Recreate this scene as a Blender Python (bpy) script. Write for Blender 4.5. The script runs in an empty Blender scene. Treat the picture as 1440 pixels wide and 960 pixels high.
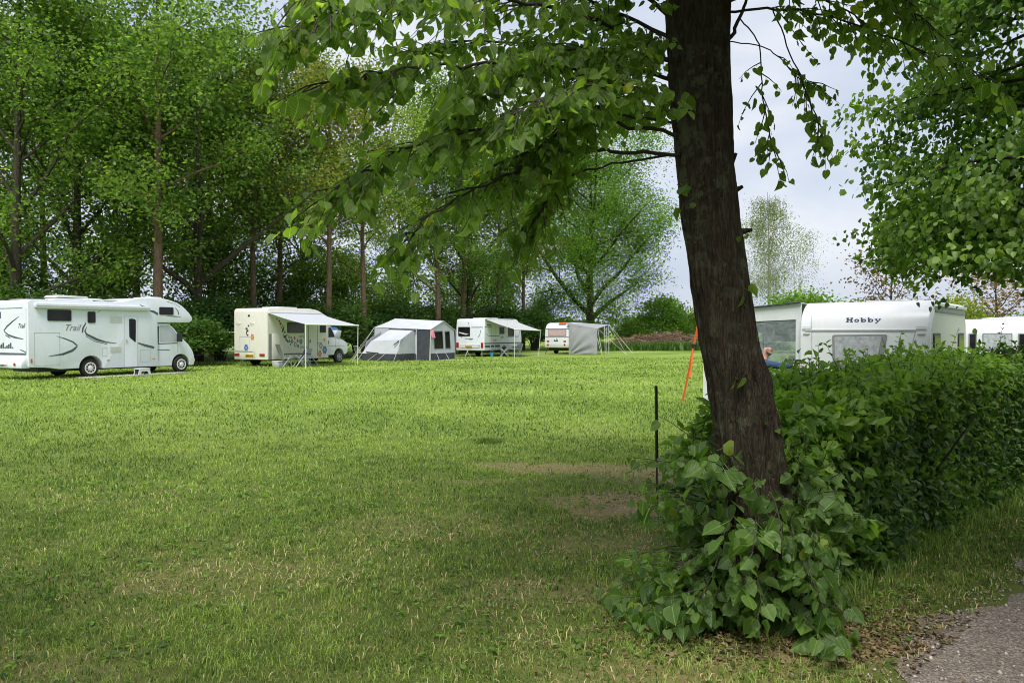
import bpy, bmesh, math, random
import numpy as np
from mathutils import Vector, Matrix
R = math.radians
SC = bpy.context.scene
COL = SC.collection
rng = np.random.default_rng(7)
random.seed(7)
F_PX, HOR, CAM_H = 1060.0, 467.0, 1.7
def at(px, py, Y):                       # a point of the place from its bearing and distance
    return np.array([(px - 720) / F_PX * Y, Y, CAM_H + (HOR - py) / F_PX * Y])
D62 = np.array([math.cos(R(62)), math.sin(R(62))])

# ------------------------------------------------------------------ helpers
def tag(o, label=None, cat=None, group=None, kind=None):
    if label: o['label'] = label
    if cat: o['category'] = cat
    if group: o['group'] = group
    if kind: o['kind'] = kind
    return o
def thing(name, label, cat, loc=(0, 0, 0), rz=0, group=None):
    o = bpy.data.objects.new(name, None); COL.objects.link(o)
    o.location = loc; o.rotation_euler = (0, 0, rz); o.empty_display_size = .2
    return tag(o, label, cat, group)
def link(name, mesh, parent=None):
    o = bpy.data.objects.new(name, mesh); COL.objects.link(o)
    if parent is not None: o.parent = parent
    return o
def copy_tree(o, parent=None):
    c = o.copy(); COL.objects.link(c)
    if parent is not None: c.parent = parent
    for ch in list(o.children): copy_tree(ch, c)
    return c
class MB:
    def __init__(s): s.v = []; s.f = []; s.m = []
    def add(s, vs, fs, mi=0):
        n = len(s.v); s.v += [tuple(map(float, p)) for p in vs]
        for f in fs: s.f.append(tuple(i + n for i in f)); s.m.append(mi)
        return s
    def box(s, x0, x1, y0, y1, z0, z1, mi=0):
        vs = [(x, y, z) for x in (x0, x1) for y in (y0, y1) for z in (z0, z1)]
        return s.add(vs, [(0, 1, 3, 2), (4, 6, 7, 5), (0, 4, 5, 1), (2, 3, 7, 6), (0, 2, 6, 4), (1, 5, 7, 3)], mi)
    def prism(s, pts, a0, a1, ax='y', mi=0):   # polygon (u,w) extruded along ax
        def p3(u, w, a):
            return (u, a, w) if ax == 'y' else ((a, u, w) if ax == 'x' else (u, w, a))
        n = len(pts)
        vs = [p3(u, w, a0) for u, w in pts] + [p3(u, w, a1) for u, w in pts]
        fs = [tuple(range(n))[::-1], tuple(range(n, 2 * n))] + [(i, (i + 1) % n, n + (i + 1) % n, n + i) for i in range(n)]
        return s.add(vs, fs, mi)
    def tube(s, P, r, n=8, cap=True, mi=0):
        P = [np.array(p, float) for p in P]; k = len(P)
        if not hasattr(r, '__len__'): r = [r] * k
        vs = []; side = None
        for i in range(k):
            t = P[min(i + 1, k - 1)] - P[max(i - 1, 0)]; t = t / (np.linalg.norm(t) + 1e-9)
            if side is None:
                side = np.cross(t, (0, 0, 1.0) if abs(t[2]) < .9 else (1.0, 0, 0))
            side = side - t * np.dot(side, t); side /= np.linalg.norm(side) + 1e-9
            up = np.cross(t, side)
            for j in range(n):
                a = 2 * math.pi * j / n
                vs.append(P[i] + r[i] * (math.cos(a) * side + math.sin(a) * up))
        fs = [(i * n + j, i * n + (j + 1) % n, (i + 1) * n + (j + 1) % n, (i + 1) * n + j) for i in range(k - 1) for j in range(n)]
        if cap: fs += [tuple(range(n))[::-1], tuple(range((k - 1) * n, k * n))]
        return s.add(vs, fs, mi)
    def lathe(s, prof, c=(0, 0, 0), ax='y', n=28, mi=0):   # prof = (radius, along)
        vs = []
        for r_, a in prof:
            for j in range(n):
                t = 2 * math.pi * j / n; u, w = r_ * math.cos(t), r_ * math.sin(t)
                vs.append((c[0] + u, c[1] + a, c[2] + w) if ax == 'y' else ((c[0] + a, c[1] + u, c[2] + w) if ax == 'x' else (c[0] + u, c[1] + w, c[2] + a)))
        k = len(prof)
        fs = [(i * n + j, i * n + (j + 1) % n, (i + 1) * n + (j + 1) % n, (i + 1) * n + j) for i in range(k - 1) for j in range(n)]
        fs += [tuple(range(n))[::-1], tuple(range((k - 1) * n, k * n))]
        return s.add(vs, fs, mi)
    def sheet(s, quads, t=.006, mi=0):      # list of planar polygons given thickness
        for q in quads:
            q = [np.array(p, float) for p in q]
            nn = np.cross(q[1] - q[0], q[2] - q[0]); nn /= np.linalg.norm(nn) + 1e-9
            k = len(q)
            s.add([p + nn * t / 2 for p in q] + [p - nn * t / 2 for p in q],
                  [tuple(range(k)), tuple(range(k, 2 * k))[::-1]] + [(i, k + i, k + (i + 1) % k, (i + 1) % k) for i in range(k)], mi)
        return s
    def build(s, name, mats, parent=None, bevel=0, seg=2, smooth=35):
        me = bpy.data.meshes.new(name); me.from_pydata(s.v, [], s.f); me.update()
        bm = bmesh.new(); bm.from_mesh(me)
        bmesh.ops.recalc_face_normals(bm, faces=bm.faces)
        for f, m in zip(bm.faces, s.m): f.material_index = m
        if bevel:
            es = [e for e in bm.edges if len(e.link_faces) == 2 and e.calc_face_angle(0) > R(32)]
            bmesh.ops.bevel(bm, geom=es, offset=bevel, segments=seg, affect='EDGES', profile=.5, clamp_overlap=True)
        bm.to_mesh(me); bm.free()
        if smooth:
            me.polygons.foreach_set('use_smooth', [True] * len(me.polygons))
            me.set_sharp_from_angle(angle=R(smooth))
        for m in (mats if isinstance(mats, (list, tuple)) else [mats]): me.materials.append(m)
        return link(name, me, parent)
def fillet(pts, rad, seg=6):
    out = []; n = len(pts)
    if not hasattr(rad, '__len__'): rad = [rad] * n
    for i in range(n):
        p = np.array(pts[i], float); a = np.array(pts[i - 1], float) - p; b = np.array(pts[(i + 1) % n], float) - p
        la, lb = np.linalg.norm(a), np.linalg.norm(b); r = min(rad[i], .48 * la, .48 * lb)
        if r < 1e-4: out.append(tuple(p)); continue
        pa, pb = p + a / la * r, p + b / lb * r
        for k in range(seg + 1):
            t = k / seg
            out.append(tuple((1 - t) ** 2 * pa + 2 * t * (1 - t) * p + t * t * pb))
    return out
def rrect(u0, u1, w0, w1, r=.05, seg=3): return fillet([(u0, w0), (u1, w0), (u1, w1), (u0, w1)], r, seg)
def band(pts, w):                           # ribbon polygon round a polyline in a plane; w number or list
    P = np.array(pts, float); n = len(P)
    if not hasattr(w, '__len__'): w = [w] * n
    L, Rr = [], []
    for i in range(n):
        t = P[min(i + 1, n - 1)] - P[max(i - 1, 0)]; t /= np.linalg.norm(t) + 1e-9
        nn = np.array([-t[1], t[0]]); L.append(tuple(P[i] + nn * w[i] / 2)); Rr.append(tuple(P[i] - nn * w[i] / 2))
    return [(L[i], L[i + 1], Rr[i + 1], Rr[i]) for i in range(n - 1)]
def np_mesh(name, V, F, mats, parent=None, rnd=None, uv=None, attrs=None, smooth=False):
    V = np.asarray(V, np.float32); F = np.asarray(F, np.int32); m, k = F.shape
    me = bpy.data.meshes.new(name)
    me.vertices.add(len(V)); me.vertices.foreach_set('co', V.ravel())
    me.loops.add(m * k); me.loops.foreach_set('vertex_index', F.ravel())
    me.polygons.add(m); me.polygons.foreach_set('loop_start', np.arange(0, m * k, k, dtype=np.int32))
    try: me.polygons.foreach_set('loop_total', np.full(m, k, np.int32))
    except Exception: pass
    if rnd is not None:
        a = me.attributes.new('rnd', 'FLOAT', 'FACE'); a.data.foreach_set('value', np.asarray(rnd, np.float32))
    for nm, val in (attrs or {}).items():
        a = me.attributes.new(nm, 'FLOAT', 'FACE'); a.data.foreach_set('value', np.asarray(val, np.float32))
    if uv is not None:
        u = me.uv_layers.new(name='UVMap'); u.data.foreach_set('uv', np.asarray(uv, np.float32).ravel())
    me.update(calc_edges=True)
    if smooth: me.polygons.foreach_set('use_smooth', [True] * m)
    for q in (mats if isinstance(mats, (list, tuple)) else [mats]): me.materials.append(q)
    return link(name, me, parent) if parent is not False else me
def vnoise(x, y, s, seed=0):                # smooth value noise 0..1
    x = np.asarray(x) / s + 1000; y = np.asarray(y) / s + 1000
    xi = np.floor(x).astype(np.int64); yi = np.floor(y).astype(np.int64); fx = x - xi; fy = y - yi
    fx = fx * fx * (3 - 2 * fx); fy = fy * fy * (3 - 2 * fy)
    def h(a, b):
        n = (a * 374761393 + b * 668265263 + seed * 974634777) & 0x7fffffff
        n = ((n ^ (n >> 13)) * 1274126177) & 0x7fffffff
        return (n ^ (n >> 16)) % 65536 / 65535.
    return (h(xi, yi) * (1 - fx) + h(xi + 1, yi) * fx) * (1 - fy) + (h(xi, yi + 1) * (1 - fx) + h(xi + 1, yi + 1) * fx) * fy

# ------------------------------------------------------------------ materials
def newmat(name):
    m = bpy.data.materials.new(name); m.use_nodes = True
    nt = m.node_tree; nt.nodes.clear()
    out = nt.nodes.new('ShaderNodeOutputMaterial')
    return m, nt, out
def N(nt, t, **kw):
    n = nt.nodes.new(t)
    for k, v in kw.items():
        if k in n.inputs: n.inputs[k].default_value = v
        else: setattr(n, k, v)
    return n
def ramp(nt, fac, stops):
    r = nt.nodes.new('ShaderNodeValToRGB'); nt.links.new(fac, r.inputs[0])
    e = r.color_ramp.elements
    while len(e) < len(stops): e.new(.5)
    for q, (p, c) in zip(e, stops): q.position = p; q.color = (*c, 1)
    return r.outputs[0]
def mix(nt, fac, a, b, mode='MIX'):
    n = nt.nodes.new('ShaderNodeMix'); n.data_type = 'RGBA'; n.blend_type = mode
    for i, v in ((0, fac), (6, a), (7, b)):
        if hasattr(v, 'is_linked') or hasattr(v, 'links'): nt.links.new(v, n.inputs[i])
        else: n.inputs[i].default_value = v if i == 0 else (*v, 1)
    return n.outputs[2]
def mth(nt, op, a, b=0., c=None):
    n = nt.nodes.new('ShaderNodeMath'); n.operation = op
    for i, v in enumerate((a, b) if c is None else (a, b, c)):
        if hasattr(v, 'links'): nt.links.new(v, n.inputs[i])
        else: n.inputs[i].default_value = v
    return n.outputs[0]
def simple(name, col, rough=.5, metal=0., spec=.5, var=.06, scale=6., bump=0., bscale=80., dirt=None, dscale=1.5):
    m, nt, out = newmat(name)
    b = N(nt, 'ShaderNodeBsdfPrincipled', Roughness=rough, Metallic=metal)
    b.inputs['Specular IOR Level'].default_value = spec
    tc = N(nt, 'ShaderNodeTexCoord'); nz = N(nt, 'ShaderNodeTexNoise', Scale=scale, Detail=5.)
    nt.links.new(tc.outputs['Object'], nz.inputs['Vector'])
    lo = tuple(c * (1 - var) for c in col); hi = tuple(min(1, c * (1 + var)) for c in col)
    c = ramp(nt, nz.outputs['Fac'], [(.35, lo), (.65, hi)])
    if dirt:
        n2 = N(nt, 'ShaderNodeTexNoise', Scale=dscale, Detail=8., Roughness=.7)
        mp = N(nt, 'ShaderNodeMapping'); mp.inputs['Scale'].default_value = (2.2, 2.2, .5)
        nt.links.new(tc.outputs['Object'], mp.inputs[0]); nt.links.new(mp.outputs[0], n2.inputs['Vector'])
        f = ramp(nt, n2.outputs['Fac'], [(.5, (0, 0, 0)), (.8, (.45, .45, .45))])
        c = mix(nt, f, c, dirt)
    nt.links.new(c, b.inputs['Base Color'])
    if bump:
        n3 = N(nt, 'ShaderNodeTexNoise', Scale=bscale, Detail=4.)
        nt.links.new(tc.outputs['Object'], n3.inputs['Vector'])
        bp = N(nt, 'ShaderNodeBump', Strength=bump, Distance=.02); nt.links.new(n3.outputs['Fac'], bp.inputs['Height'])
        nt.links.new(bp.outputs[0], b.inputs['Normal'])
    nt.links.new(b.outputs[0], out.inputs[0]); return m
def leafmat(name, dark, light, trans=.45, tcol=None, rough=.5, spec=.3, objvar=.42, veins=False, alt=None):
    m, nt, out = newmat(name)
    a = N(nt, 'ShaderNodeAttribute', attribute_name='rnd')
    oi = N(nt, 'ShaderNodeObjectInfo')
    f = mth(nt, 'ADD', a.outputs['Fac'], mth(nt, 'MULTIPLY', mth(nt, 'SUBTRACT', oi.outputs['Random'], .5), objvar))
    st = [(.05, dark), (.9, light)]
    if alt: st.append((.985, alt))
    c = ramp(nt, f, st)
    b = N(nt, 'ShaderNodeBsdfPrincipled', Roughness=rough); b.inputs['Specular IOR Level'].default_value = spec
    t = N(nt, 'ShaderNodeBsdfTranslucent')
    if veins:
        uv = N(nt, 'ShaderNodeUVMap'); sp = N(nt, 'ShaderNodeSeparateXYZ'); nt.links.new(uv.outputs[0], sp.inputs[0])
        ax = mth(nt, 'ABSOLUTE', mth(nt, 'SUBTRACT', sp.outputs[0], .5))
        ph = mth(nt, 'MULTIPLY', mth(nt, 'SUBTRACT', sp.outputs[1], mth(nt, 'MULTIPLY', ax, .9)), 44.)
        s = mth(nt, 'POWER', mth(nt, 'ABSOLUTE', mth(nt, 'SINE', ph)), .5)
        s = mth(nt, 'MULTIPLY', s, mth(nt, 'MINIMUM', mth(nt, 'MULTIPLY', ax, 30.), 1.))
        c = mix(nt, mth(nt, 'SUBTRACT', 1., s), c, tuple(min(1, q * 1.9 + .02) for q in light))
        bp = N(nt, 'ShaderNodeBump', Strength=.5, Distance=.004); nt.links.new(s, bp.inputs['Height'])
        nt.links.new(bp.outputs[0], b.inputs['Normal'])
    nt.links.new(c, b.inputs['Base Color'])
    tc = mix(nt, 1., c, tcol or (1.5, 1.7, .7), 'MULTIPLY'); nt.links.new(tc, t.inputs[0])
    mx = N(nt, 'ShaderNodeMixShader', Fac=trans)
    nt.links.new(b.outputs[0], mx.inputs[1]); nt.links.new(t.outputs[0], mx.inputs[2]); nt.links.new(mx.outputs[0], out.inputs[0])
    return m
def barkmat(name, c1, c2, scale=4., stretch=.18, bump=.8, lichen=None):
    m, nt, out = newmat(name)
    tc = N(nt, 'ShaderNodeTexCoord'); mp = N(nt, 'ShaderNodeMapping'); mp.inputs['Scale'].default_value = (1, 1, stretch)
    nt.links.new(tc.outputs['Object'], mp.inputs[0])
    nz = N(nt, 'ShaderNodeTexNoise', Scale=scale * 6, Detail=9., Roughness=.65); nt.links.new(mp.outputs[0], nz.inputs['Vector'])
    dn_ = N(nt, 'ShaderNodeTexNoise', Scale=scale * 2.5, Detail=4.); nt.links.new(mp.outputs[0], dn_.inputs['Vector'])
    wv = N(nt, 'ShaderNodeVectorMath', operation='MULTIPLY_ADD'); nt.links.new(dn_.outputs['Color'], wv.inputs[0]); wv.inputs[1].default_value = (.12, .12, .12); nt.links.new(mp.outputs[0], wv.inputs[2])
    vo = N(nt, 'ShaderNodeTexVoronoi', Scale=scale * 9, feature='DISTANCE_TO_EDGE'); nt.links.new(wv.outputs[0], vo.inputs['Vector'])
    h = mth(nt, 'ADD', mth(nt, 'MULTIPLY', mth(nt, 'MINIMUM', mth(nt, 'MULTIPLY', vo.outputs['Distance'], 4.), 1.), .22), mth(nt, 'MULTIPLY', nz.outputs['Fac'], 1.05))
    c = ramp(nt, h, [(.3, c1), (.85, c2)])
    if lichen:
        n2 = N(nt, 'ShaderNodeTexNoise', Scale=9., Detail=7., Roughness=.7); nt.links.new(tc.outputs['Object'], n2.inputs['Vector'])
        n3 = N(nt, 'ShaderNodeTexNoise', Scale=2.3, Detail=2.); nt.links.new(tc.outputs['Object'], n3.inputs['Vector'])
        f = mth(nt, 'MULTIPLY', ramp(nt, n2.outputs['Fac'], [(.50, (0, 0, 0)), (.58, (1, 1, 1))]), ramp(nt, n3.outputs['Fac'], [(.42, (0, 0, 0)), (.6, (.8, .8, .8))]))
        c = mix(nt, f, c, lichen)
    b = N(nt, 'ShaderNodeBsdfPrincipled', Roughness=.9); b.inputs['Specular IOR Level'].default_value = .15
    nt.links.new(c, b.inputs['Base Color'])
    bp = N(nt, 'ShaderNodeBump', Strength=bump, Distance=.03); nt.links.new(h, bp.inputs['Height']); nt.links.new(bp.outputs[0], b.inputs['Normal'])
    nt.links.new(b.outputs[0], out.inputs[0]); return m
def clearmat(name, col, alpha, rough=.1):
    m, nt, out = newmat(name)
    b = N(nt, 'ShaderNodeBsdfPrincipled', Roughness=rough); b.inputs['Base Color'].default_value = (*col, 1)
    t = N(nt, 'ShaderNodeBsdfTransparent'); t.inputs[0].default_value = (.9, .93, .95, 1)
    tc = N(nt, 'ShaderNodeTexCoord'); nz = N(nt, 'ShaderNodeTexNoise', Scale=5., Detail=5., Distortion=1.2); nt.links.new(tc.outputs['Object'], nz.inputs['Vector'])
    bp = N(nt, 'ShaderNodeBump', Strength=.35, Distance=.05); nt.links.new(nz.outputs['Fac'], bp.inputs['Height']); nt.links.new(bp.outputs[0], b.inputs['Normal'])
    mx = N(nt, 'ShaderNodeMixShader')
    nt.links.new(ramp(nt, nz.outputs['Fac'], [(.35, (alpha * .6,) * 3), (.7, (min(1, alpha * 1.5),) * 3)]), mx.inputs[0])
    nt.links.new(t.outputs[0], mx.inputs[1]); nt.links.new(b.outputs[0], mx.inputs[2]); nt.links.new(mx.outputs[0], out.inputs[0])
    return m
M = {}
M['white'] = simple('white_paint', (.74, .78, .87), .28, var=.015, dirt=(.55, .54, .49), dscale=.9)
M['white2'] = simple('white_plastic', (.62, .645, .69), .4, var=.03)
M['hob'] = simple('white_aluminium', (.66, .685, .735), .3, var=.012, dirt=(.55, .55, .51), dscale=.8)
M['cream'] = simple('cream_paint', (.70, .685, .62), .35, var=.02, dirt=(.5, .47, .36), dscale=.9)
M['greyw'] = simple('pale_grey_paint', (.62, .64, .62), .35, var=.02)
M['sidegrey'] = simple('hammered_side_sheet', (.50, .54, .46), .45, var=.05, scale=30., bump=.15, bscale=60.)  # grey-green tone puts this wall's shade into the colour
M['awn'] = leafmat('awning_fabric', (.60, .63, .69), (.62, .65, .71), .3, tcol=(1., 1., 1.), rough=.8, spec=.2, objvar=0)
M['awngrey'] = simple('grey_stripe_fabric', (.42, .43, .45), .85, var=.25, scale=14.)
M['tentlight'] = simple('light_grey_canvas', (.46, .49, .54), .85, var=.05, scale=2., bump=.5, bscale=4.)
M['tentdark'] = simple('charcoal_canvas', (.045, .05, .065), .85, var=.2, scale=3., bump=.4, bscale=5.)
M['sheet'] = simple('grey_tarpaulin', (.30, .31, .335), .7, var=.05, scale=2., bump=.5, bscale=3.)
M['tan'] = simple('tan_lining', (.30, .26, .18), .8)
M['hobawn'] = simple('pale_awning_pvc', (.60, .63, .66), .6, var=.04, scale=2., bump=.6, bscale=3.)
M['glass'] = simple('dark_tinted_glass', (.012, .012, .014), .12, var=.5, scale=2., spec=.3)
M['glassb'] = simple('brown_tinted_glass', (.05, .035, .018), .1, var=.4, scale=4., spec=.6)
M['curt'] = simple('net_curtain', (.36, .38, .42), .9, var=.2, scale=(12.), bump=.3, bscale=20.)
M['pinkc'] = simple('rose_curtain', (.50, .36, .36), .9, var=.35, scale=25.)
M['clearpvc'] = clearmat('clear_window_foil', (.5, .55, .6), .17, .12)
M['black'] = simple('black_plastic', (.015, .015, .016), .5, var=.2)
M['rubber'] = simple('tyre_rubber', (.014, .014, .015), .8, var=.25, scale=20.)
M['dgrey'] = simple('dark_grey_decal', (.07, .085, .10), .5, var=.1)
M['mgrey'] = simple('mid_grey_plastic', (.22, .23, .24), .5, var=.1)
M['lgrey'] = simple('light_grey_plastic', (.45, .46, .47), .5, var=.08)
M['steel'] = simple('galvanised_steel', (.55, .56, .57), .4, metal=.7, var=.1)
M['alu'] = simple('painted_pole', (.74, .74, .72), .4, var=.05)
M['red'] = simple('red_lens', (.30, .02, .02), .25, var=.15)
M['orange'] = simple('orange_lens', (.55, .12, .02), .3)
M['ostrap'] = simple('orange_webbing', (.85, .16, .04), .75, var=.08, scale=30.)
M['plate'] = simple('yellow_number_plate', (.62, .33, .03), .45, var=.05)
M['wplate'] = simple('white_number_plate', (.62, .62, .58), .45, var=.05)
M['blue'] = simple('blue_decal', (.02, .16, .50), .4); M['teal'] = simple('teal_decal', (.03, .22, .28), .4)
M['crim'] = simple('crimson_decal', (.33, .02, .09), .4); M['salm'] = simple('salmon_decal', (.55, .20, .14), .4)
M['brown'] = simple('brown_decal', (.10, .05, .02), .4); M['greyfl'] = simple('grey_decal', (.28, .30, .30), .4)
M['yel'] = simple('yellow_decal', (.65, .5, .08), .4)
M['navy'] = simple('navy_lettering', (.03, .035, .12), .4)
M['pink'] = simple('pink_cloth', (.85, .28, .42), .9, var=.1)
M['cyan'] = simple('blue_bucket_plastic', (.05, .26, .50), .4)
M['concrete'] = simple('concrete_slab', (.34, .33, .31), .9, var=.12, scale=5., bump=.3)
M['skin'] = simple('skin', (.46, .25, .19), .5, var=.06, scale=20.)
M['denim'] = simple('blue_knit', (.035, .07, .16), .9, var=.4, scale=60., bump=.3, bscale=120.)
M['trous'] = simple('pale_blue_cotton', (.24, .30, .40), .9, var=.3, scale=25.)
M['beard'] = simple('grey_hair', (.30, .26, .22), .9, var=.3, scale=60.)
M['stake'] = simple('painted_steel_stake', (.022, .022, .016), .6, var=.5, scale=20.)
M['bark'] = barkmat('linden_bark', (.013, .010, .007), (.088, .069, .049), 6.0, .15, 1., (.12, .13, .08))
M['barkt'] = barkmat('pine_brown_bark', (.07, .045, .03), (.21, .145, .10), 2., .2, .7)
M['barkd'] = barkmat('dark_oak_bark', (.03, .026, .02), (.10, .085, .065), 2., .2, .7)
M['barkw'] = barkmat('pale_birch_bark', (.15, .14, .12), (.5, .5, .47), 2., 1.2, .3)
M['twig'] = simple('twig_bark', (.045, .036, .026), .85, var=.3)
M['linden'] = leafmat('linden_leaf', (.022, .064, .012), (.155, .245, .040), .55, rough=.36, spec=.45, veins=True, objvar=0, alt=(.33, .33, .03), tcol=(2.1, 2.2, .9))
M['shoot'] = leafmat('shoot_leaf', (.018, .058, .013), (.120, .205, .042), .45, rough=.33, spec=.5, veins=True, objvar=0, alt=(.33, .33, .03), tcol=(2., 2.1, .8))  # darker than the crown leaf: weaker skylight at the foot put into the colour
M['linden2'] = leafmat('linden_leaf_fresh', (.036, .096, .016), (.20, .31, .048), .48, rough=.45, spec=.4, objvar=0)
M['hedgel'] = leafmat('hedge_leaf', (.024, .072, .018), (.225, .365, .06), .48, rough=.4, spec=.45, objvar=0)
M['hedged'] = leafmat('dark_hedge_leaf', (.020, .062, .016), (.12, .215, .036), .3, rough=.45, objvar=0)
M['leafA'] = leafmat('belt_leaf', (.045, .105, .024), (.255, .375, .065), .52)
M['leafB'] = leafmat('belt_leaf_bright', (.065, .13, .026), (.36, .45, .085), .55)
M['leafC'] = leafmat('belt_leaf_olive', (.10, .13, .028), (.28, .29, .055), .45)
M['leafD'] = leafmat('shrub_leaf', (.026, .075, .018), (.13, .225, .04), .42)
M['leafE'] = leafmat('field_tree_leaf', (.07, .16, .018), (.22, .36, .045), .5)
M['leafF'] = leafmat('birch_leaf', (.13, .16, .07), (.34, .38, .18), .5)
M['leafR'] = leafmat('copper_leaf', (.15, .085, .035), (.36, .22, .10), .4)
M['leafY'] = leafmat('lime_leaf', (.13, .18, .02), (.32, .36, .05), .45)
M['grass'] = leafmat('grass_blade', (.042, .105, .016), (.42, .54, .130), .45, rough=.55, spec=.25, objvar=0, tcol=(1.2, 1.3, .6))
M['straw'] = leafmat('dry_straw', (.26, .20, .08), (.60, .52, .28), .2, rough=.7, spec=.2, objvar=0, tcol=(1, 1, .8))
M['stick'] = simple('red_brown_brushwood', (.17, .085, .05), .9, var=.45, scale=3.)
CLOUD, SUN_E, SUN_ANG, EXPO = 5.3, 2.5, 30, 0.93
# ------------------------------------------------------------------ foliage
def unit(a): return a / (np.linalg.norm(a, axis=-1, keepdims=True) + 1e-9)
# leaf templates: verts (x across, y along, z up), faces all quads/tris padded to quads, uv
def tmpl_heart():
    mid = [(0, .06), (0, .36), (0, .70), (0, 1.05)]
    rt = [(.22, -.07), (.47, .10), (.53, .40), (.40, .70), (.17, .90)]
    v = [(x, y) for x, y in mid] + rt + [(-x, y * .97 + .01) for x, y in rt]
    z = [.22 * abs(x) - .16 * y * y + (.05 if i in (5, 7, 10, 12) else 0) for i, (x, y) in enumerate(v)]
    V = [(x, y, q) for (x, y), q in zip(v, z)]
    f = [(0, 4, 5, 1), (1, 5, 6, 6), (1, 6, 7, 2), (2, 7, 8, 3)]
    g = [(0, 1, 10, 9), (1, 11, 11, 10), (1, 2, 12, 11), (2, 3, 13, 12)]
    pet = len(V); V += [(-.012, -.5, .04), (.012, -.5, .04), (.012, .08, .0), (-.012, .08, .0)]
    T = []
    for q in f + g:
        T.append(q[:3]);
        if q[3] != q[2]: T.append((q[0], q[2], q[3]))
    T += [(pet, pet + 1, pet + 2), (pet, pet + 2, pet + 3)]
    V = np.array(V); uv = np.stack([V[:, 0] + .5, V[:, 1]], 1)
    return V, np.array(T), uv
def tmpl_heart_low():
    V = np.array([(0, 0, 0), (.46, .25, .1), (0, 1.0, -.12), (-.46, .25, .1), (.33, .68, .0), (-.33, .68, .0), (0, .5, -.03)], float)
    T = np.array([(0, 1, 6), (1, 4, 6), (4, 2, 6), (2, 5, 6), (5, 3, 6), (3, 0, 6)])
    return V, T, np.stack([V[:, 0] + .5, V[:, 1]], 1)
def tmpl_oval():
    V = np.array([(0, 0, 0), (.27, .35, .1), (.2, .7, .06), (0, 1, -.1), (-.2, .7, .06), (-.27, .35, .1), (0, .45, 0)], float)
    T = np.array([(0, 1, 6), (1, 2, 6), (2, 3, 6), (3, 4, 6), (4, 5, 6), (5, 0, 6)])
    return V, T, np.stack([V[:, 0] + .5, V[:, 1]], 1)
def tmpl_card():
    V = np.array([(0, 0, 0), (.36, .5, .12), (0, 1, 0), (-.36, .5, .12)], float)
    T = np.array([(0, 1, 2), (0, 2, 3)])
    return V, T, np.stack([V[:, 0] + .5, V[:, 1]], 1)
HEART, HLOW, OVAL, CARD = tmpl_heart(), tmpl_heart_low(), tmpl_oval(), tmpl_card()
def leaf_cloud(name, T, P, A, Nn, S, rnd, m, parent=None, uv=False):
    V0, F0, U0 = T; n = len(P); P = np.asarray(P); A = unit(np.asarray(A)); Nn = np.asarray(Nn)
    X = unit(np.cross(A, Nn)); Z = np.cross(X, A); S = np.asarray(S)[:, None, None]
    gq = np.random.default_rng(n % 9973); wx = gq.uniform(.78, 1.12, (n, 1)); zs = gq.normal(1.0, .9, (n, 1)); fo = gq.normal(.05, .28, (n, 1)); tx = gq.normal(0, .12, (n, 1))
    VX = V0[None, :, 0] * wx + tx * V0[None, :, 1] ** 2; VZ = V0[None, :, 2] * zs + fo * np.abs(V0[None, :, 0]); VY = np.repeat(V0[None, :, 1], n, 0)
    V = P[:, None, :] + S * (VX[..., None] * X[:, None] + VY[..., None] * A[:, None] + VZ[..., None] * Z[:, None])
    V_ = 0 * (S * (V0[None, :, 0:1] * X[:, None] + V0[None, :, 1:2] * A[:, None] + V0[None, :, 2:3] * Z[:, None])) if False else 0
    F = (F0[None] + (np.arange(n) * len(V0))[:, None, None]).reshape(-1, 3)
    u = np.tile(U0[F0.ravel()], (n, 1)) if uv else None
    return np_mesh(name, V.reshape(-1, 3), F, m, parent, np.repeat(rnd, len(F0)), u)
def rdir(n, zlo=-1, zhi=1, g=rng):
    z = g.uniform(zlo, zhi, n); a = g.uniform(0, 2 * np.pi, n); r = np.sqrt(np.maximum(0, 1 - z * z))
    return np.stack([r * np.cos(a), r * np.sin(a), z], 1)

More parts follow.
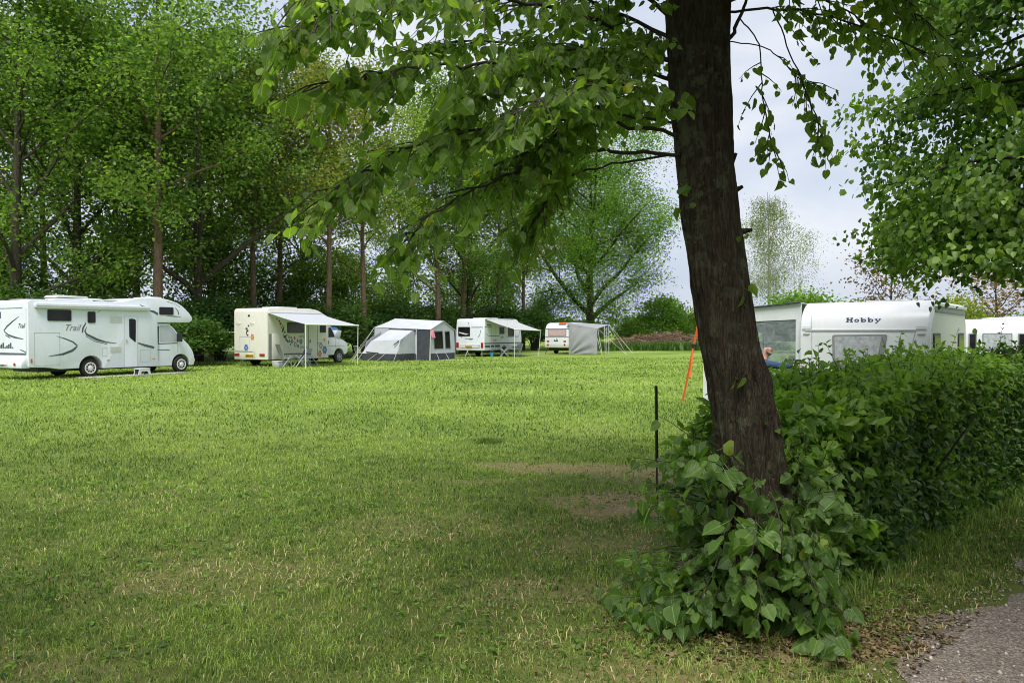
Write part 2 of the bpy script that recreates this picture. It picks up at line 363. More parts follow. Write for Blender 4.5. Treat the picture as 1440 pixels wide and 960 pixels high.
def tree_meshes(nm, seed, H, tr, base, rad, nleaf, ls, bark, leaf, shape='oval', fork=0., lean=.03, nl=17, sig=.5, weep=False, up=(.45, 1.1), fill=0):
    g = np.random.default_rng(seed); mb = MB()
    k = 9; ph = g.uniform(0, 6, 4)
    tp = [np.array([lean * H * .4 * math.sin(ph[0] + 2.2 * t) * t + .12 * math.sin(ph[1] + 5 * t) * t, lean * H * .4 * math.sin(ph[2] + 2 * t) * t, H * .92 * t]) for t in np.linspace(0, 1, k)]
    tp = [p - np.array([tp[0][0], tp[0][1], 0]) for p in tp]
    trad = [tr * (1.25 if i == 0 else 1) * (1 - .9 * (i / (k - 1)) ** .9) + .012 for i in range(k)]
    mb.tube(tp, trad, 10)
    def tpos(t):
        q = t * (k - 1); i = min(int(q), k - 2); return tp[i] * (1 - q + i) + tp[i + 1] * (q - i), trad[i] * (1 - q + i) + trad[i + 1] * (q - i)
    C = []
    for i in range(nl):
        t = base + (.97 - base) * ((i + g.uniform(0, .8)) / nl); p, r0 = tpos(t)
        s = (t - base) / (1 - base)
        if shape == 'oval': rr = rad * (math.sin(math.pi * min(1, .18 + .80 * s)) ** .7) * g.uniform(.75, 1.15)
        elif shape == 'dome': rr = rad * math.sqrt(max(.08, 1 - s * s * .85)) * g.uniform(.8, 1.1)
        else: rr = rad * (1 - .75 * s) * g.uniform(.75, 1.15)
        az = i * 2.4 + g.uniform(-.5, .5); el = g.uniform(*up) * (1.1 - .3 * s)
        d = np.array([math.cos(az) * math.cos(el), math.sin(az) * math.cos(el), math.sin(el)])
        L = rr / max(.35, math.cos(el)); pts = [p]; n5 = 6
        for j in range(1, n5):
            dd = d + np.array([0, 0, (.25 if not weep else -.5) * (j / n5) ** 2 * (1 if weep else -1)]) + g.normal(0, .12, 3)
            pts.append(pts[-1] + dd / np.linalg.norm(dd) * L / (n5 - 1))
        rl = max(.02, r0 * (.72 if shape == 'dome' else .5))
        mb.tube(pts, [rl * (1 - .82 * j / (n5 - 1)) for j in range(n5)], 6, cap=False)
        C.append((pts[-1], 1.)); C.append((pts[-2], .8))
        for j in range(1, n5):
            for q in range(2 if j > 1 else 1):
                a = pts[j] + (pts[j - 1] - pts[j]) * g.uniform(0, 1)
                dd = unit(d * .7 + g.normal(0, .6, 3) + np.array([0, 0, .15])); l2 = L * g.uniform(.22, .42)
                b1 = a + dd * l2 * .5; b2 = b1 + unit(dd + g.normal(0, .3, 3)) * l2 * .5
                if weep: b2 = b2 - np.array([0, 0, l2 * .7])
                mb.tube([a, b1, b2], [rl * .3 * (1 - j / 9), rl * .2 * (1 - j / 9), .008], 4, cap=False)
                C.append((b1, .7)); C.append((b2, 1.))
                for _ in range(2):
                    C.append((b2 + g.normal(0, .5 * sig + .12 * l2, 3), .8))
    lim = [c for c, _ in C]
    for i in range(fill):                     # twigs that round out the crown
        s = g.uniform(0, 1); z = H * (base + .06 + (.93 - base) * s); q = rad * (min(1., .45 + 2.2 * s) * math.sqrt(max(.05, 1 - s ** 2.4))) * math.sqrt(g.uniform(.25, 1)); a_ = g.uniform(0, 6.283)
        e = np.array([q * math.cos(a_), q * math.sin(a_), z]); b = min(lim, key=lambda p: float(np.sum((p - e) ** 2)))
        mb.tube([b, (b + e) / 2 + g.normal(0, .15, 3), e], [.03, .02, .008], 4, cap=False); C.append((e, 1.1))
    cen = np.array([c for c, _ in C]); w = np.array([q for _, q in C]) * g.uniform(.5, 1.5, len(C)); w /= w.sum()
    idx = g.choice(len(cen), nleaf, p=w); cr = g.uniform(0, 1, len(cen))
    if weep:
        off = g.normal(0, .06, (nleaf, 3)); off[:, 2] = -np.abs(g.gamma(2., .65, nleaf))
        off += (g.normal(0, .5, (len(cen), 6, 3)) * [1, 1, .2])[idx, g.integers(0, 6, nleaf)]
    else:
        off = g.normal(0, 1, (nleaf, 3)) * np.array([sig, sig, sig * .75]) * g.uniform(.6, 1.3, (len(cen), 1))[idx]
    P = cen[idx] + off
    if weep: A = np.tile([0, 0, -1.], (nleaf, 1)) + g.normal(0, .3, (nleaf, 3))
    else: A = rdir(nleaf, -.9, .3, g)
    Nn = rdir(nleaf, -.2, 1., g)
    S = ls * g.uniform(.65, 1.3, nleaf)
    rnd = np.clip(.45 + .6 * (cr[idx] - .5) + g.normal(0, .2, nleaf), 0, .95)
    root = thing(nm, 'x', 'tree')
    t = mb.build('trunk', M[bark], root, smooth=60)
    c = leaf_cloud('crown', CARD, P, A, Nn, S, rnd, M[leaf], root)
    return root
def put(root, first, X, Y, rz, sc, label, group=None, cat='tree', z=0.):
    o = root if first else copy_tree(root)
    o.location = (X, Y, z); o.rotation_euler = (0, 0, rz); o.scale = (sc, sc, sc) if not hasattr(sc, '__len__') else sc
    o['label'] = label; o['category'] = cat
    if group: o['group'] = group
    return o

def bush_meshes(nm, seed, H, W, n, ls, leaf, cat='bush'):
    g = np.random.default_rng(seed); mb = MB(); nc = int(26 + 10 * W)
    C = rdir(nc, -.35, 1, g) * g.uniform(.35, 1, (nc, 1)) ** .5 * [W / 2 * .85, W / 2 * .85, H * .5] + [0, 0, H * .46]
    for c in C[::3]:
        mb.tube([(g.normal(0, .1), g.normal(0, .1), 0), c * [.35, .35, .5], c], [.05, .03, .012], 5, cap=False)
    idx = g.integers(0, nc, n)
    P = C[idx] + g.normal(0, 1, (n, 3)) * [.16 * W, .16 * W, .11 * H] * .62
    P[:, 2] = np.abs(P[:, 2]) + .05
    rnd = np.clip(.4 + .4 * (g.uniform(0, 1, nc)[idx] - .5) + g.normal(0, .2, n), 0, .95)
    root = thing(nm, 'x', cat)
    mb.build('stem', M['twig'], root); leaf_cloud('foliage', CARD, P, rdir(n, -.8, .5, g), rdir(n, -.1, 1, g), ls * g.uniform(.65, 1.3, n), rnd, M[leaf], root)
    return root
protos = [tree_meshes('tall_tree', 11, 22, .26, .24, 4.8, 20000, .20, 'barkt', 'leafA'),
          tree_meshes('tall_tree', 12, 23, .24, .28, 4.4, 18000, .19, 'barkt', 'leafB', nl=19),
          tree_meshes('tall_tree', 13, 21, .30, .14, 5.2, 21000, .20, 'barkd', 'leafA', nl=20),
          tree_meshes('tall_tree', 14, 20, .22, .34, 3.8, 13000, .19, 'barkt', 'leafC', sig=.6),
          tree_meshes('oak_tree', 15, 19, .28, .18, 5.6, 22000, .20, 'barkd', 'leafA', 'dome', nl=18, up=(.4, 1.1), fill=60)]
used = set()
G1 = 'trees of the belt behind the camping row'
belt = [  # px, Y, proto, scale, label
 (25, 38, 2, 1.05, 'dark leafy tree at the left edge of the wood, several dark stems in its crown'),
 (108, 42, 2, 1.0, 'tall dark-stemmed tree standing behind the middle of the large alcove motorhome'),
 (222, 40, 0, 1.08, 'tall tree with thick brown trunk rising right behind the motorhome\'s overcab'),
 (277, 44, 4, 1.05, 'forked tree with spreading limbs just right of the motorhome\'s overcab'),
 (358, 48, 3, 1.0, 'slim sparse tree rising behind the rear of the flowered cream motorhome'),
 (392, 52, 1, .96, 'narrow tree standing behind the roof hatch of the flowered motorhome'),
 (462, 48, 3, 1.0, 'olive-leaved tree with reddish straight trunk behind the flowered motorhome\'s bonnet'),
 (513, 50, 1, .88, 'straight-trunked tree left of the grey frame tent'),
 (617, 56, 0, .92, 'tree with bare pale brown trunk behind the gable of the grey frame tent'),
 (650, 60, 1, .95, 'left one of two close trunks behind the white caravan with awning'),
 (660, 61, 2, .92, 'right one of two close trunks behind the white caravan with awning'),
 (700, 66, 0, .92, 'leafy tree behind the raised awning of the white caravan'),
 (735, 72, 3, .95, 'sparse tree between the white caravan and the small old caravan'),
]
for i, (px, Y, k, s, lab) in enumerate(belt):
    X = (px - 720) / F_PX * Y
    put(protos[k], k not in used, X, Y, i * 1.3, s, lab, G1); used.add(k)
G2 = 'trees deep inside the belt'
for i, (px, Y, k, s) in enumerate([(-60, 46, 0, 1.0), (65, 52, 1, 1.1), (165, 54, 2, 1.05), (310, 60, 0, .98), (425, 62, 2, .84), (560, 70, 1, .9), (-120, 40, 2, 1.0), (195, 50, 1, 1.0), (300, 52, 0, 1.0)]):
    X = (px - 720) / F_PX * Y
    put(protos[k], k not in used, X, Y, i * 2.1 + .5, s, 'tall leafy tree deep inside the wood behind the front trunks', G2); used.add(k)
ut = bush_meshes('understory_tree', 47, 8.5, 6., 6500, .22, 'leafA', 'tree')
for i, (px, Y, s) in enumerate([(20, 47, 1.), (140, 50, 1.), (300, 53, 1.05), (375, 57, .95), (440, 60, 1.), (500, 62, .9), (555, 66, 1.), (640, 70, .95), (700, 76, .9), (755, 80, .8)]):
    put(ut, i == 0, (px - 720) / F_PX * Y, Y, i * 2.3, (s, s, s * (.85 + .3 * ((i * 7) % 3) / 2)), 'young bushy tree filling the space between the bare trunks of the wood', 'young trees between the trunks')
# lone trees
r = tree_meshes('field_tree', 31, 20.5, .48, .13, 8.2, 105000, .19, 'barkd', 'leafE', 'dome', nl=20, sig=.95, up=(.45, 1.15), fill=260)
put(r, True, (829 - 720) / F_PX * 80, 80, 1.1, 1., 'broad open light green tree standing alone behind the small old caravan')
r = tree_meshes('birch_tree', 33, 20, .2, .32, 4.6, 24000, .12, 'barkw', 'leafF', 'cone', nl=16, weep=True)
put(r, True, (1082 - 720) / F_PX * 82, 82, .4, (1.05, 1.05, .92), 'pale weeping birch with thin hanging twigs behind the leaning linden')
r = tree_meshes('copper_tree', 35, 7.2, .13, .25, 2.5, 1500, .22, 'barkd', 'leafR', 'oval', nl=14, sig=.45)
put(r, True, (1254 - 720) / F_PX * 62, 62, .4, 1.14, 'small copper-leaved sparse tree above the roof of the lettered caravan')
put(r, False, (1400 - 720) / F_PX * 52, 52, 2.4, (1.15, 1.15, .82), 'wide copper-brown tree above the far white caravans at the right edge')
bp = [bush_meshes('shrub', 41, 3.6, 4.6, 5500, .20, 'leafD'), bush_meshes('shrub', 42, 5.2, 5.0, 6500, .21, 'leafD'), bush_meshes('shrub', 43, 3.2, 4.0, 5000, .19, 'leafA')]
ub = set()
bushes = [(-60, 34, 1, 1., None), (15, 37, 1, .95, None), (85, 38, 1, .9, None), (160, 40, 1, .9, None), (235, 41, 1, .9, None), (268, 38.5, 0, .85, 'low dark shrub filling the gap right of the alcove motorhome\'s bonnet'),
 (310, 44, 1, .95, 'dark shrub between the alcove motorhome and the flowered motorhome'), (345, 47, 0, 1.05, None), (410, 50, 1, .95, None), (470, 49, 1, .95, 'tall dark shrub behind the flowered motorhome\'s cab'),
 (515, 52, 0, 1.05, 'dark shrub in the gap left of the grey frame tent'), (560, 55, 1, 1., 'bushy shrub right behind the grey frame tent\'s roof'), (610, 58, 1, .95, None), (655, 62, 0, 1.1, None), (700, 65, 1, 1., 'tall shrub behind the white caravan\'s awning'),
 (750, 70, 1, .95, 'dense shrub in the gap left of the small old caravan'), (785, 73, 0, 1.05, 'low shrub right behind the small old caravan\'s roof'), (822, 78, 0, 1., None)]
for i, (px, Y, k, s, lab) in enumerate(bushes):
    put(bp[k], k not in ub, (px - 720) / F_PX * Y, Y, i * 1.7, (s, s, s * .82), lab or 'dark leafy shrub in the undergrowth behind the camping row', 'shrubs behind the camping row', 'shrub'); ub.add(k)
for i, (px, Y, k, s) in enumerate([(-30, 58, 1, 1.1), (110, 66, 0, 1.2), (300, 70, 0, 1.2), (410, 76, 0, 1.3), (520, 82, 0, 1.3), (620, 88, 0, 1.3), (720, 92, 0, 1.2)]):
    put(bp[k], False, (px - 720) / F_PX * Y, Y, i * 1.9 + .3, s, 'leafy shrub deep in the wood beyond the nearer shrubs', 'shrubs deep in the belt', 'shrub')
br = bush_meshes('round_tree', 44, 5.6, 6.4, 6500, .24, 'leafE', 'tree')
put(br, True, (930 - 720) / F_PX * 84, 84, 0, 1.05, 'round light green bushy tree just left of the linden trunk behind the brushwood')
put(bp[2], True, (893 - 720) / F_PX * 82, 82, 0, 1.0, 'green bush behind the left end of the brushwood heap', None, 'bush')
put(bp[2], False, (975 - 720) / F_PX * 86, 86, 1, 1.35, 'green bush behind the brushwood heap, touching the linden trunk\'s left side', None, 'bush')
put(br, False, (1130 - 720) / F_PX * 62, 62, 1, (1.05, 1.05, .93), 'round green treetop showing over the awning of the lettered caravan', None, 'tree')
put(bp[2], False, (1215 - 720) / F_PX * 66, 66, 1, 1.45, 'small dark green treetop just left of the copper tree, over the caravan roof', None, 'bush')
by = bush_meshes('lime_bush', 45, 4.2, 4.2, 3200, .2, 'leafY')
put(by, True, (1348 - 720) / F_PX * 46, 46, 0, .95, 'yellow-green bush between the lettered caravan and the copper-brown tree', None, 'bush')
ng = np.random.default_rng(5)
def mass(name, pts, w, h, n, ls, m):
    P = []; pts = np.array(pts, float); t = ng.uniform(0, 1, n) * (len(pts) - 1); i = np.minimum(t.astype(int), len(pts) - 2); f = (t - i)[:, None]
    c = pts[i] * (1 - f) + pts[i + 1] * f
    hh = h * (.55 + .6 * vnoise(t * 40, t * 0, 1.3, 3))
    P = np.stack([c[:, 0] + ng.normal(0, w, n), c[:, 1] + ng.normal(0, w, n), hh * ng.uniform(0, 1, n) ** .7], 1)
    return leaf_cloud(name, CARD, P, rdir(n, -.8, .4, ng), rdir(n, 0, 1, ng), ls * ng.uniform(.7, 1.3, n), np.clip(vnoise(t * 40, t, .7, 4) * .6 + ng.normal(.2, .15, n), 0, .9), M[m])
tag(mass('distant_woodland', [(-260, 170), (-120, 200), (0, 210), (120, 205), (260, 170)], 4, 6.5, 26000, .9, 'leafD'), 'far low line of green woodland along the horizon', 'woodland', kind='stuff')

# ------------------------------------------------------------------ foreground linden
ROOT = np.array([1.55, 4.62])
linden = thing('linden_tree', 'big leaning linden with dark bark and leafy shoots round its foot, at the hedge end', 'tree', (0, 0, 0))
trk = [at(1074, 845, 4.66), at(1066, 720, 4.63), at(1054, 620, 4.6), at(1041, 555, 4.6), at(1025, 480, 4.6), at(1000, 320, 4.6), at(988, 190, 4.6), at(981, 80, 4.6), at(979, 0, 4.6), at(981, -160, 4.62), at(990, -420, 4.7), at(985, -700, 4.75), at(1000, -1000, 4.8)]
trk[0][2] = -.05
rd = [.245, .206, .190, .180, .166, .166, .172, .18, .186, .15, .12, .09, .05]
def spline(P, n):                       # Catmull-Rom through points
    P = [np.array(p, float) for p in P]; Q = [2 * P[0] - P[1]] + P + [2 * P[-1] - P[-2]]; out = []
    for i in range(1, len(Q) - 2):
        for k in range(n):
            t = k / n
            out.append(.5 * (2 * Q[i] + (Q[i + 1] - Q[i - 1]) * t + (2 * Q[i - 1] - 5 * Q[i] + 4 * Q[i + 1] - Q[i + 2]) * t * t + (3 * Q[i] - Q[i - 1] - 3 * Q[i + 1] + Q[i + 2]) * t ** 3))
    return out + [P[-1]]
def splr(r_, n): return list(np.interp(np.linspace(0, len(r_) - 1, (len(r_) - 1) * n + 1), range(len(r_)), r_))
tk = MB(); TP = spline(trk, 22); TR = splr(rd, 22)
tk.tube(TP, TR, 96)
tv = np.array(tk.v)                      # ridged bark relief
for i in range(len(TP)):
    sl = slice(i * 96, i * 96 + 96); d = tv[sl] - TP[i]; a = np.arange(96) / 96 * 2 * np.pi; z = TP[i][2]
    k = .05 * (vnoise(np.cos(a) * 1.2 + 5, np.sin(a) * 1.2 + z * .35, .28, 2) - .5) * 2 + .085 * (vnoise(a * 5 + .25 * np.sin(z * 7), np.full(96, z * 1.5), .42, 7) - .5) * 2 * np.clip(1.5 - .3 * z, .35, 1.2) + .02 * (vnoise(a * 9, np.full(96, z * 6), .5, 8) - .5) * 2 + .05 * np.maximum(0, np.sin(a * 3 + 1)) * np.clip(.6 - z, 0, 1)
    k += .03 * np.exp(-((z * 3.1 + a * .3) % 2.3 - 1) ** 2 * 20)
    tv[sl] = TP[i] + d * (1 + k[:, None])
tk.v = [tuple(p) for p in tv]
for px, py, dx, dz in ((1041, 270, .07, .03), (1052, 326, .08, .01), (957, 318, -.05, -.02), (952, 245, -.03, .06), (1036, 240, .05, .1)):
    p = at(px - (14 if dx > 0 else -14), py, 4.58); tk.tube([p, p + [dx * .5, 0, dz * .4], p + [dx * 1.0, -.01, dz]], [.022, .017, .010], 7)
tk.build('trunk', M['bark'], linden, smooth=70)
BR = [  # branches (px, py, distance); radius at root; twig count; leafing start
 ([(962, 218, 4.58), (880, 217, 4.35), (820, 210, 4.2), (740, 235, 4.0), (680, 262, 3.8), (610, 300, 3.6), (572, 335, 3.5)], .020, 20, .28),
 ([(960, 192, 4.58), (870, 178, 4.3), (780, 172, 4.1), (680, 180, 3.8), (570, 212, 3.5), (500, 248, 3.35), (472, 268, 3.3)], .020, 26, .26),
 ([(955, 168, 4.58), (880, 125, 4.3), (800, 95, 4.0), (700, 90, 3.7), (600, 95, 3.4), (520, 105, 3.25), (462, 122, 3.15)], .022, 28, .24),
 ([(955, 100, 4.58), (860, 40, 4.2), (760, 10, 3.9), (640, -5, 3.5), (540, 0, 3.2), (460, 18, 3.05), (415, 45, 3.0)], .022, 28, .2),
 ([(958, 40, 4.58), (820, -60, 4.2), (650, -90, 3.7), (520, -70, 3.3), (440, -15, 3.1)], .022, 24, .2),
 ([(950, 218, 4.58), (860, 232, 4.3), (800, 250, 4.15), (770, 282, 4.05), (752, 312, 4.0)], .012, 13, .4),
 ([(962, 160, 4.62), (850, 150, 4.9), (740, 175, 5.1), (640, 205, 5.2)], .022, 26, .25),
 ([(962, 120, 4.62), (800, 70, 5.1), (660, 60, 5.4), (570, 75, 5.5)], .022, 26, .2),
 ([(958, 60, 4.62), (840, 10, 5.1), (720, -30, 5.5), (600, -20, 5.8)], .022, 22, .2),
 ([(955, 140, 4.58), (860, 120, 4.0), (790, 130, 3.7), (720, 160, 3.5)], .016, 20, .3),
 ([(955, 90, 4.58), (850, 70, 4.1), (760, 80, 3.9), (680, 130, 3.8), (640, 165, 3.8)], .016, 22, .25),
 ([(955, 175, 4.58), (880, 165, 4.25), (820, 160, 4.1), (760, 205, 4.0), (700, 230, 4.0)], .014, 18, .3),
 ([(1003, 78, 4.58), (1030, 48, 4.55), (1046, 5, 4.5), (1075, -50, 4.4), (1130, -90, 4.3)], .024, 8, .6),
 ([(1005, 20, 4.58), (1090, 15, 4.5), (1180, 30, 4.3), (1290, 72, 4.1), (1372, 104, 4.0)], .014, 20, .2),
 ([(1040, 30, 4.55), (1066, 66, 4.5), (1070, 130, 4.45), (1082, 190, 4.42), (1090, 215, 4.4)], .007, 9, .3),
 ([(1085, 18, 4.5), (1115, 90, 4.4), (1140, 150, 4.35), (1155, 190, 4.3)], .007, 9, .3),
 ([(1005, -30, 4.58), (1130, -50, 4.3), (1230, -20, 4.1), (1310, 40, 4.0)], .02, 26, .3),
 ([(1010, 8, 4.6), (1100, -12, 4.8), (1190, 18, 4.9), (1225, 60, 4.9)], .016, 14, .35),
 ([(1020, 60, 4.5), (1080, 72, 4.5), (1120, 110, 4.5), (1140, 120, 4.5)], .006, 6, .4),
]
g = np.random.default_rng(21)
LP, LA, LN, LS = [], [], [], []; bb = MB(); tw = MB()
def leafy_twig(a, d, L, step=.055, size=.095, r0=.004, g=g, droop=.55):
    n = max(3, int(L / .09)); pts = [np.array(a)]; d = unit(np.array(d, float))
    for k in range(n):
        d = unit(d + np.array([0, 0, -droop / n]) + g.normal(0, .10, 3)); pts.append(pts[-1] + d * L / n)
    tw.tube(pts, list(np.linspace(r0, .0012, n + 1)), 5, cap=False)
    m = max(2, int(L / step)); sd = 1
    for k in range(m):
        t = (k + .6) / m * n; i = min(int(t), n - 1); p = pts[i] + (pts[i + 1] - pts[i]) * (t - i)
        dd = unit(pts[i + 1] - pts[i]); sv = unit(np.cross(dd, [0, 0, 1.]) + 1e-6); sd = -sd
        ax = unit(sv * sd * .75 + dd * .45 + np.array([0, 0, -g.uniform(.25, 1.3)]) + g.normal(0, .25, 3))
        s = size * g.uniform(.5, 1.25) * (1 - .25 * (k / m) ** 3)
        LP.append(p + ax * s * .45); LA.append(ax); LN.append(np.array([0, 0, 1.]) * g.uniform(.2, 1.) + g.normal(0, .55, 3)); LS.append(s)
for bi, (pts, r0, ntw, st) in enumerate(BR):
    P = spline([at(*p) for p in pts], 6); n = len(P)
    P = [p + g.normal(0, .004 if len(pts) < 6 or r0 < .01 else .009, 3) * (0 if i == 0 else 1) for i, p in enumerate(P)]
    bb.tube(P, list(np.linspace(r0 * .62, .003, n)), 7)
    up_only = bi in (14, 15, 18)
    st = st if bi >= 12 or bi in (0, 1, 5, 11) else st * (.3 if bi in (3, 4, 6, 7, 8, 9, 10) else .8)
    ntw = int(ntw * ((2.2 if bi in (0, 1, 2, 5, 11) else 3.2) if bi < 12 else 1.25))
    for k in range(ntw):
        t = (st + (1 - st) * (k + g.uniform(0, 1)) / ntw) * (n - 1); i = min(int(t), n - 2); a = P[i] + (P[i + 1] - P[i]) * (t - i)
        d = unit(P[min(i + 2, n - 1)] - P[max(0, i - 1)]); sv = unit(np.cross(d, [0, 0, 1.]))
        dd = d * .6 + sv * g.choice([-1, 1]) * g.uniform(.3, 1) + np.array([0, 0, g.uniform(-.45, .3)])
        leafy_twig(a, dd, g.uniform(.16, .30) if up_only else g.uniform(.22, .52) * (1 - .3 * (k / ntw)), size=(.053 if up_only or bi == 13 else .058) * g.uniform(.75, 1.25), step=.045)
    leafy_twig(P[-1], P[-1] - P[-3], .16 if up_only else .3, size=.06 if up_only else .07)
for px, py in ((1047, 404), (1054, 414), (968, 285), (1053, 330), (955, 258), (1015, 525), (1044, 520)):
    p = at(px, py, 4.46); leafy_twig(p + [0, .05, 0], (g.normal(0, .6), -.8, .2), .14, size=.062)
# crown above and behind the frame: limbs and clusters
lowP, lowS = [], []
for i in range(30):
    a0 = TP[176 + (i * 80 // 30)]; az = i * 2.4 + .3; el = g.uniform(.1, .7); L = g.uniform(2.0, 3.4) * (1 - .25 * i / 30)
    d = np.array([math.cos(az) * math.cos(el), math.sin(az) * math.cos(el), math.sin(el)])
    pts = [a0 + d * L * q - np.array([0, 0, .35 * q * q]) for q in np.linspace(0, 1, 6)]
    ok = [p for p in pts if p[1] < .8 or CAM_H + (HOR + 60) / F_PX * p[1] < p[2] or abs(p[0]) > .75 * p[1]]
    if len(ok) < 6: pts = [p for p in pts[:3]]
    bb.tube(pts, list(np.linspace(.035, .008, len(pts))), 6)
    for q in range(34):
        c = a0 + d * L * g.uniform(.25, 1.05) + g.normal(0, .38, 3); n = 34
        lowP.append(c + g.normal(0, 1, (n, 3)) * [.22, .22, .15])
lowP = np.concatenate(lowP)
vis = (lowP[:, 1] > .15) & (np.abs(lowP[:, 0]) < .74 * lowP[:, 1] + .1) & (lowP[:, 2] < CAM_H + (HOR + 25) / F_PX * lowP[:, 1] + .08)
lowP = lowP[~vis & (lowP[:, 2] > 2.5)]
bb.build('branch', M['twig'], linden, smooth=60)
LP, LA, LN, LS = map(np.array, (LP, LA, LN, LS))
rn = np.clip(g.normal(.42, .22, len(LP)), 0, .93); rn[g.uniform(0, 1, len(LP)) < .008] = 1.
leaf_cloud('crown', HEART, LP, LA, LN, LS, rn, M['linden'], linden, uv=True)
tw.build('twig', M['twig'], linden, smooth=60)
n = len(lowP)
leaf_cloud('upper_crown', HLOW, lowP, rdir(n, -1, .2, g) , rdir(n, -.2, 1, g), g.uniform(.07, .12, n), np.clip(g.normal(.42, .2, n), 0, .93), M['linden2'], linden)
# shoots round the foot
LP, LA, LN, LS = [], [], [], []; tw = MB()
for i in range(210):
    az = g.uniform(0, 2 * np.pi); rr = g.uniform(.2, .34)
    a = np.array([1.52 + math.cos(az) * rr, 4.6 + math.sin(az) * rr, g.uniform(.0, .8)])
    out = np.array([math.cos(az) * (1 if math.cos(az) < 0 else .22), math.sin(az), 0])
    h = g.uniform(.2, .62); leafy_twig(a, out * g.uniform(.4, 1.0) + [-.12, -.15, g.uniform(.1, 1.0)], h, step=.055, size=.078 * g.uniform(.55, 1.4), r0=.005, droop=.9)
for i in range(60):      # longer shoots leaning over the lawn
    a = np.array([1.35 + g.normal(0, .12), 4.5 + g.normal(0, .15), g.uniform(.0, .32)])
    leafy_twig(a, np.array([-1, -.25, g.uniform(.0, .75)]), g.uniform(.4, .8), step=.06, size=.088 * g.uniform(.7, 1.25), r0=.005, droop=.8)
for i in range(16):
    a = np.array([1.28 + g.normal(0, .05), 4.5 + g.normal(0, .1), g.uniform(.45, .95)])
    leafy_twig(a, np.array([-.55, -.25, g.uniform(.3, 1.1)]), g.uniform(.25, .5), step=.08, size=.095, r0=.005, droop=.7)
tw.build('shoot', M['twig'], linden, smooth=60)
LP, LA, LN, LS = map(np.array, (LP, LA, LN, LS))
LP[:, 2] = np.maximum(LP[:, 2], .09)
leaf_cloud('shoot_leaves', HEART, LP, LA, LN, LS, np.clip(g.normal(.42, .27, len(LP)), 0, .95), M['shoot'], linden, uv=True)

# ------------------------------------------------------------------ second linden at the right
lin2 = thing('linden_tree', 'dense hanging linden crown at the right edge, its trunk beyond the hedge', 'tree', (8.1, 10.5, 0))
g = np.random.default_rng(51); mb = MB(); c0 = np.array([0, 0, 0.])
mb.tube([c0 + [0, 0, -.05], c0 + [.05, 0, 2.5], c0 + [0, .1, 5.5], c0 + [.1, 0, 9.5]], [.24, .19, .15, .04], 14)
C = []; CD = []
def prof(z): return float(np.interp(z, [1.9, 2.6, 3.6, 5, 6.5, 8, 9.5], [1.6, 2.5, 3.0, 3.0, 2.6, 1.9, .7]))
for i in range(96):
    z0 = g.uniform(2.5, 7.8); az = i * 2.4; zz = z0 + .6; L = prof(zz) * g.uniform(.8, 1.02)
    out = np.array([math.cos(az), math.sin(az), 0]); p0 = c0 + [0, 0, z0]
    pts = [p0 + out * L * q + np.array([0, 0, .75 * q - 1.05 * q * q]) + g.normal(0, .05, 3) for q in np.linspace(0, 1, 7)]
    mb.tube(pts, list(np.linspace(.035, .006, 7)), 6)
    for q in range(30):
        t = g.uniform(.35, 1.02) ** .6 * 6; k = min(int(t), 5); p = pts[k] + (pts[k + 1] - pts[k]) * (t - k)
        C.append(p + g.normal(0, 1, 3) * [.28, .28, .2]); CD.append(out + [0, 0, -.5])
mb.build('trunk', M['bark'], lin2, smooth=60)
C = np.array(C); CD = np.array(CD); n = 54000; idx = g.integers(0, len(C), n)
P = C[idx] + g.normal(0, 1, (n, 3)) * [.13, .13, .09]
A = CD[idx] * .5 + np.array([0, 0, -.5]) + g.normal(0, .45, (n, 3)); NN = np.array([0, 0, .6]) + CD[idx] * .5 + g.normal(0, .45, (n, 3))
keep = P[:, 2] > 2.12; cr = g.uniform(0, 1, len(C))
leaf_cloud('crown', HLOW, P[keep], A[keep], NN[keep], g.uniform(.065, .115, n)[keep], np.clip(.45 + .5 * (cr[idx] - .5) + g.normal(0, .2, n), 0, .93)[keep], M['linden2'], lin2)

for i, (x, y) in enumerate([(-4.6, -1.4), (-10.6, -6.6), (-1.8, -6.5), (5.3, .8), (10.6, 3.0)]):  # unseen trees added out of view to shade foreground, verge and hedge
    put(lin2, False, x, y, 1.5 + i, 1., 'unseen linden added to the row along the path, beside and behind the photographer', 'unseen lindens added along the path for their shade')
